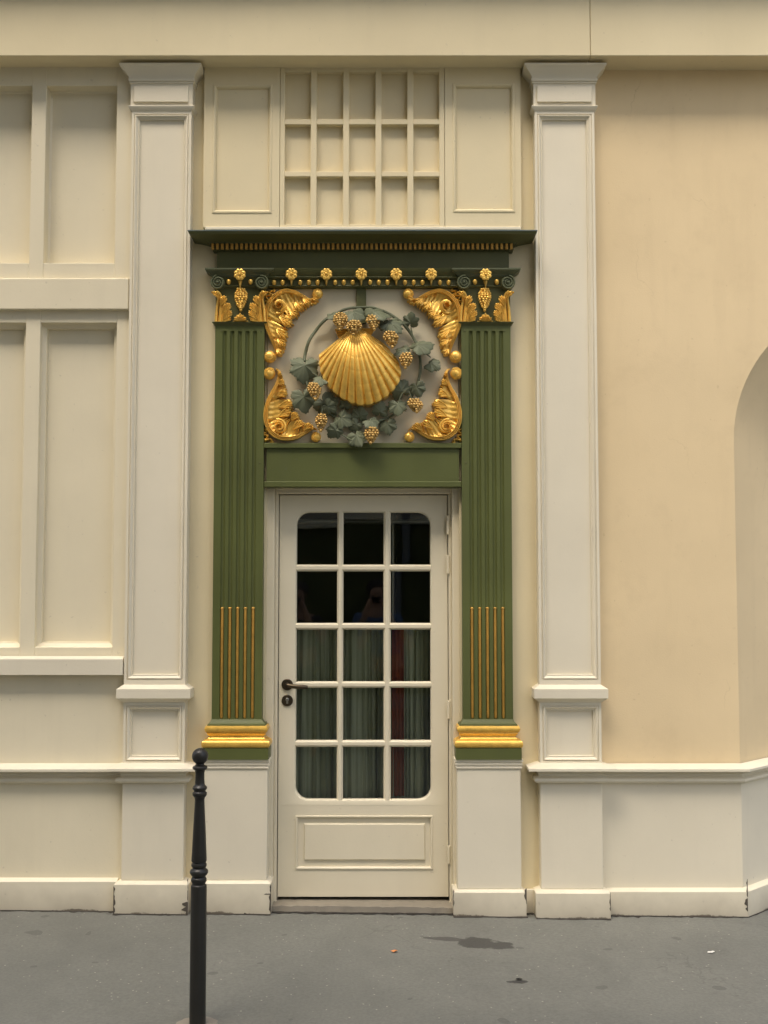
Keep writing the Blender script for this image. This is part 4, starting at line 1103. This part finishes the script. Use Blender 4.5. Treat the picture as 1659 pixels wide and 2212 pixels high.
part('lock_cylinder', MB().ylathe(kx, kz+.006, [(YF-.006, .0085), (YF-.0095, .0085), (YF-.0105, .007)], 18).box(kx-.0048, kx+.0048, YF-.0098, YF-.006, kz-.016, kz+.002, .002), M['steel'], kd)
first = None
for a, b in ((1113, 1155), (1199, 1240), (1513, 1553), (1826, 1866)):
    x = X(968.3, 1500, YJ)+.001; z0, z1 = Z(b, YJ), Z(a, YJ); zm = (z0+z1)/2
    r_ = .0078
    part('hinge', MB().lathe(x, YJ-.002, [(z0,.003),(z0+.004,r_),(zm-.0012,r_),(zm-.0008,r_*.8),(zm+.0008,r_*.8),(zm+.0012,r_),(z1-.004,r_),(z1,.003)], 14), M['door'], dr)

# ------------------------------------------------------------------ threshold and joint with the pavement
tx0, tx1 = -.462, .462; ty = .045
zth = Z(1947, YDR)
th = thing('threshold_step', (0, ty, 0), 'worn grey stone threshold under the cream door', 'step')
mb = MB(); nn = 36; rnd = random.Random(4)
f_top = []; f_bot = []
for i in range(nn+1):
    x = tx0+(tx1-tx0)*i/nn
    f_top.append((x, ty+rnd.uniform(-.006, .006), G(x)+.030+rnd.uniform(-.002, .002))); f_bot.append((x, ty-.004+rnd.uniform(-.006, .003), G(x)-.01))
back = [(p[0], .3, zth+.002) for p in f_top]
loft(mb, [f_bot, f_top, back], False)
part('slab', mb, M['stone'], th)
mb = MB(); a = []; b = []
for i in range(nn*2+1):
    x = -.455+.93*i/(nn*2); a.append((x, ty+.002, G(x)+.0035)); b.append((x, ty-.016-.020*abs(math.sin(i*.37))*rnd.uniform(.3, 1)-rnd.uniform(0, .012), G(x)+.0035))
loft(mb, [a, b], False); part('crumbled_joint', mb, M['seam'], th)

# ------------------------------------------------------------------ room behind the glass
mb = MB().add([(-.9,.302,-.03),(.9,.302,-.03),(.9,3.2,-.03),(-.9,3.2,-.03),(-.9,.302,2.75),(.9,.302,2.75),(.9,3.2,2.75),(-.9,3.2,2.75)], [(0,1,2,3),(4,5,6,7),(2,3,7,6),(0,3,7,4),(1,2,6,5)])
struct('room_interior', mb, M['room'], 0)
YCU = .285
def curtain_mesh(x0, x1, z0, z1, folds, amp, seed, y=YCU, flare=0.):
    rnd = random.Random(seed); n = folds*10; ph = [rnd.uniform(.35, 1.6) for _ in range(folds+2)]
    xsn = []; t = 0.
    vs = []; rows = 9
    for j in range(rows+1):
        v = j/rows; z = z1+(z0-z1)*v
        for i in range(n+1):
            u = i/n; k = u*folds; q = int(min(k, folds-1e-6)); a = amp*ph[q]*(.55+.45*v)
            x = x0+(x1-x0)*(u+.022*math.sin(5*u*PI+seed)*(.5+v)+.012*math.sin(13*u*PI+2*seed))+flare*v*(u-.5)
            vs.append((x, y-a*math.cos(k*2*PI+.9*math.sin(v*2.2+q))*.5-.004*math.sin(k*6*PI), z))
    fs = [(j*(n+1)+i, j*(n+1)+i+1, (j+1)*(n+1)+i+1, (j+1)*(n+1)+i) for j in range(rows) for i in range(n)]
    return MB().add(vs, fs)
zr_ = Z(1349, YCU)
cu = thing('curtain', (0, YCU, zr_), 'pleated grey green half curtain hanging behind the lower door panes', 'curtain')
part('cloth', curtain_mesh(X(628, 1500, YCU), X(852, 1500, YCU), Z(1760, YCU), zr_, 13, .034, 3), M['curtain'], cu, None, 80)
part('cloth', curtain_mesh(X(838, 1500, YCU), X(936, 1500, YCU), Z(1760, YCU), zr_, 8, .034, 8, YCU+.006, .01), M['curtain'], cu, None, 80)
part('rail', MB().tube([(X(615, 1500, YCU), YCU-.02, zr_+.004), (X(950, 1500, YCU), YCU-.02, zr_+.004)], .006, 10), M['rustred'], cu)
solo('red_reflection_strip', curtain_mesh(X(847, 1500, .255), X(872, 1500, .255), Z(1720, .255), Z(1352, .255), 3, .018, 5, .258), M['rustred'], 'narrow rust red strip added behind the right column of panes in place of a reflection', 'curtain', None, (0, .258, zr_), 80)  # added strip, stands in for a red reflection in the glass
fm = thing('reflection_frame', (.1, .6, 1.2), 'grey metal frame added inside the room in place of a pale reflection in the top panes', 'frame')  # added bars that imitate a pale reflection on the upper glass
part('cross_bar', MB().tube([(-.6, .6, Z(1126, .6)), (.7, .6, Z(1128, .6))], .014, 10), M['steel'], fm)
part('post', MB().tube([(X(849, 1300, .6), .61, -.03), (X(849, 1300, .6), .61, Z(1100, .6))], .016, 10), M['steel'], fm)

# ------------------------------------------------------------------ iron bollard on the pavement
bx, by = ground_at(426.5, 2213, G(-.7))
g0 = G(bx)
bd = thing('bollard', (bx, by, g0), 'black cast iron bollard with ball top standing on the pavement', 'bollard')
def bz(zy): return Z((1850+zy*.217)*.864, by)
bk = .217*.864/(F/(DC+by))*.96
prof_b = lambda L: [(bz(y), w*bk) for y, w in reversed(L)]
bc = (bz(187)); brad = 97*bk
part('ball', MB().ball((bx, by, bc), brad, 28, 18), M['blackiron'], bd)
seq = [(272,50),(285,52),(296,66),(302,82),(312,88),(326,87),(338,78),(348,60),(380,53),(450,54),(500,57),(512,60),(522,66),(530,76),(545,86),(560,86),(572,78),(582,70),(590,69),(598,74),(606,84),(618,86),(634,84),(648,74),(662,62),(690,57),(760,60),(900,68),(1100,78),(1300,87),(1388,91),(1402,86),(1408,76),(1414,78),(1422,88),(1436,92),(1452,90),(1464,82),(1472,76),(1480,80),(1492,98),(1510,108),(1528,108),(1548,98),(1564,82),(1574,77),(1582,80),(1592,90),(1606,93),(1622,92),(1638,84),(1650,77),(1658,76),(1664,84),(1672,92),(1684,94)]
zbot = g0-.02
part('post', MB().lathe(bx, by, [(zbot, 96*bk)]+prof_b(seq), 32), M['blackiron'], bd)
mb = MB(); n = 24; vs = []
rnd = random.Random(3)
for r_, dz in ((96*bk, .006), (.062, .006), (.078, .002), (.082, -.01)):
    for k in range(n):
        a = 2*PI*k/n; q = r_*(1+(rnd.uniform(-.08, .08) if r_ > .06 else 0)); x = bx+q*math.cos(a); vs.append((x, by+q*math.sin(a), G(x)+dz))
fs = [(j*n+k, j*n+(k+1) % n, (j+1)*n+(k+1) % n, (j+1)*n+k) for j in range(3) for k in range(n)]
part('mortar_collar', MB().add(vs, fs), paint('mortar', (.26, .235, .19), .9, amt=.25, bumpy=.6, grain=50), bd)

# ------------------------------------------------------------------ litter
def scrap(name, px, py, size, mat, label, cat, seed, h=.006):
    rnd = random.Random(seed); x, y = ground_at(px, py, G(X(px, 1970, 0))); z = G(x)+.003
    n = 10; vs = []; 
    for k in range(n):
        a = 2*PI*k/n; q = size*rnd.uniform(.5, 1.1); vs.append((x+q*math.cos(a)*1.6, y+q*math.sin(a), z+rnd.uniform(0, h)))
    vs.append((x, y, z+h)); vs.append((x, y, z-.001))
    fs = [(k, (k+1) % n, n) for k in range(n)]+[((k+1) % n, k, n+1) for k in range(n)]
    return solo(name, MB().add(vs, fs), mat, label, cat, None, (x, y, z))
scrap('dead_leaf', 853, 2057.5, .012, paint('orange_leaf', (.62, .24, .08), .7, streak=0), 'small orange dead leaf lying on the pavement before the door', 'leaf', 3, .010)
scrap('paper_scrap', 1537, 2060, .011, paint('white_paper', (.80, .78, .70), .6, streak=0), 'small white paper scrap on the pavement at the right', 'litter', 5)
scrap('tar_flake', 1120, 2117, .014, paint('black_tar', (.02, .019, .017), .6, streak=0), 'flat black flake on the pavement right of the bollard', 'litter', 7, .004)

# ------------------------------------------------------------------ across the street (seen in the glass and the gilding)
YO2 = -10.4
def house(x0, x1, label, HB, shop):
    ob = thing('facing_building', ((x0+x1)/2, YO2, 0), label, 'building')
    part('wall', MB().box(x0, x1, YO2-8, YO2, -.6, HB), M['oppwall'], ob)
    part('roof', MB().xsweep(x0-.2, x1+.2, [(YO2+.25,HB+.001),(YO2-8,HB+.001),(YO2-4.5,HB+2.4),(YO2-.5,HB+2.4),(YO2+.05,HB+.15),(YO2+.25,HB+.12)]), M['shutter'], ob)
    if shop:
        part('shopfront', MB().box(-3.2, 2.2, YO2+.001, YO2+.12, -.1, 2.5, .01), M['green_dark'], ob)
        part('shop_sill', MB().box(-3.3, 2.3, YO2+.001, YO2+.22, 2.501, 2.62, .01), M['cream'], ob)
        part('drainpipe', MB().tube([(.30, YO2+.2, -.05), (.30, YO2+.2, 6.8)], .06, 10), M['shutter'], ob)
    for fl in range(4):
        for i in range(int((x1-x0)/1.9)-1):
            x = x0+1.4+i*1.9
            if abs(x) > 16: continue
            z = 3.6+fl*2.7
            w_ = part('window', MB().box(x-.5, x+.5, YO2+.001, YO2+.05, z, z+1.75, .01), M['shutter'], ob)
            part('glazing', MB().box(x-.42, x-.03, YO2+.0501, YO2+.06, z+.1, z+1.65).box(x+.03, x+.42, YO2+.0501, YO2+.06, z+.1, z+1.65), M['void'], w_)
house(-40, 2.6, 'old limestone house across the street, mirrored in the door glass', 17.0, True)

sb = thing('side_street_house', (14, 5, 0), 'plain limestone house across the side street beyond the cut corner', 'building')
part('wall', MB().box(13, 22, 5, 55, -.6, 11.5), M['oppwall'], sb)
part('roof', MB().box(12.8, 22.2, 4.8, 55.2, 11.501, 11.9, .05), M['shutter'], sb)
for fl in range(3):
    for i in range(8):
        y = 7+i*2.2; z = 1.2+fl*3.2
        w_ = part('window', MB().box(12.94, 12.999, y-.55, y+.55, z, z+1.8, .01), M['shutter'], sb)
        part('glazing', MB().box(12.93, 12.9395, y-.45, y+.45, z+.1, z+1.7), M['void'], w_)

# ------------------------------------------------------------------ two people standing in the road, mirrored faintly in the panes
def person(x, y, label, shirt, trousers, face_to, lean=0.):
    z0 = G(x)-.12
    root = thing('person', (x, y, z0), label, 'person')
    def skinned(name, verts, edges, mat, sub=2):
        me = bpy.data.meshes.new(name); me.from_pydata([v[:3] for v in verts], edges, []); me.materials.append(mat)
        o = bpy.data.objects.new(name, me); COL.objects.link(o)
        mo = o.modifiers.new('skin', 'SKIN'); ly = me.skin_vertices[0].data
        for i, v in enumerate(verts): ly[i].radius = (v[3], v[3]*(v[4] if len(v) > 4 else 1)); ly[i].use_root = (i == 0)
        mo.use_smooth_shade = True
        o.modifiers.new('sub', 'SUBSURF').levels = sub; o.modifiers['sub'].render_levels = sub
        return o
    V = [(0,0,.98,.15,.75),(0,0,1.15,.145,.75),(0,.01,1.32,.165,.7),(0,0,1.45,.13,.75),(0,.0,1.53,.055),(0,.02,1.60,.06),(0,.03,1.70,.092,1.15),(0,.02,1.79,.075,1.15)]
    E = [(0,1),(1,2),(2,3),(3,4),(4,5),(5,6),(6,7)]
    def chain(start, pts):
        last = start
        for p_ in pts: V.append(p_); E.append((last, len(V)-1)); last = len(V)-1
        return last
    for s in (-1, 1):
        chain(3, [(s*.19,0,1.43,.065),(s*.25,.10,1.22,.052),(s*.26,.17,1.14,.048),(s*.15,.24,1.40,.038),(s*.085,.25,1.58,.030),(s*.055,.25,1.64,.034)])
        chain(0, [(s*.095,0,.90,.11),(s*.11,.01,.52,.068),(s*.11,-.01,.50,.066),(s*.12,-.02,.12,.042),(s*.125,.02,.05,.045),(s*.13,.15,.035,.038)])
    body = skinned('body', V, E, SKIN)
    body.parent = root; ORG[body] = Vector((0,0,0))
    cl = [(0,0,1.02,.168,.78),(0,0,1.15,.165,.78),(0,.01,1.32,.182,.74),(0,0,1.45,.145,.78)]; ce = [(0,1),(1,2),(2,3)]
    for s in (-1, 1):
        b = len(cl); cl += [(s*.19,0,1.435,.082),(s*.245,.09,1.24,.072)]; ce += [(3,b),(b,b+1)]
    o = skinned('shirt', cl, ce, shirt); o.parent = root
    tr = [(0,0,1.0,.165,.8)]; te = []
    for s in (-1, 1):
        b = len(tr); tr += [(s*.095,0,.90,.125),(s*.11,.01,.50,.085),(s*.12,-.02,.10,.068)]; te += [(0,b),(b,b+1),(b+1,b+2)]
    o = skinned('trousers', tr, te, trousers); o.parent = root
    hb = MB().ball((0, .0, 1.755), .108, 16, 10, 1.08, .95); hb.v = [(a, b-.022, c) for a, b, c in hb.v]
    me = hb.mesh('hair', HAIR, (0,0,0)); o = bpy.data.objects.new('hair', me); COL.objects.link(o); o.parent = root
    me = MB().box(-.055, .055, .20, .245, 1.60, 1.67, .008).ylathe(0, 1.633, [(.245, .03), (.285, .03), (.285, .022), (.27, .01)], 18).mesh('camera_body', M['blackiron'], (0,0,0))
    o = bpy.data.objects.new('hand_camera', me); COL.objects.link(o); o.parent = root
    root.rotation_euler = (0, 0, face_to)
    return root
SKIN = paint('skin', (.48, .28, .19), .5, streak=0); HAIR = paint('dark_hair', (.03, .02, .014), .6, streak=0)
BLUE = fabric('blue_shirt', (.07, .13, .26), (.10, .17, .32)); DARK = fabric('dark_cloth', (.03, .03, .035), (.05, .05, .055))
person(CX-.05, -6.33, 'person in a blue shirt and dark trousers holding a camera up to the face', BLUE, DARK, 0)
person(CX-.95, -6.20, 'person in dark clothes with bare arms photographing the door', DARK, DARK, .08)
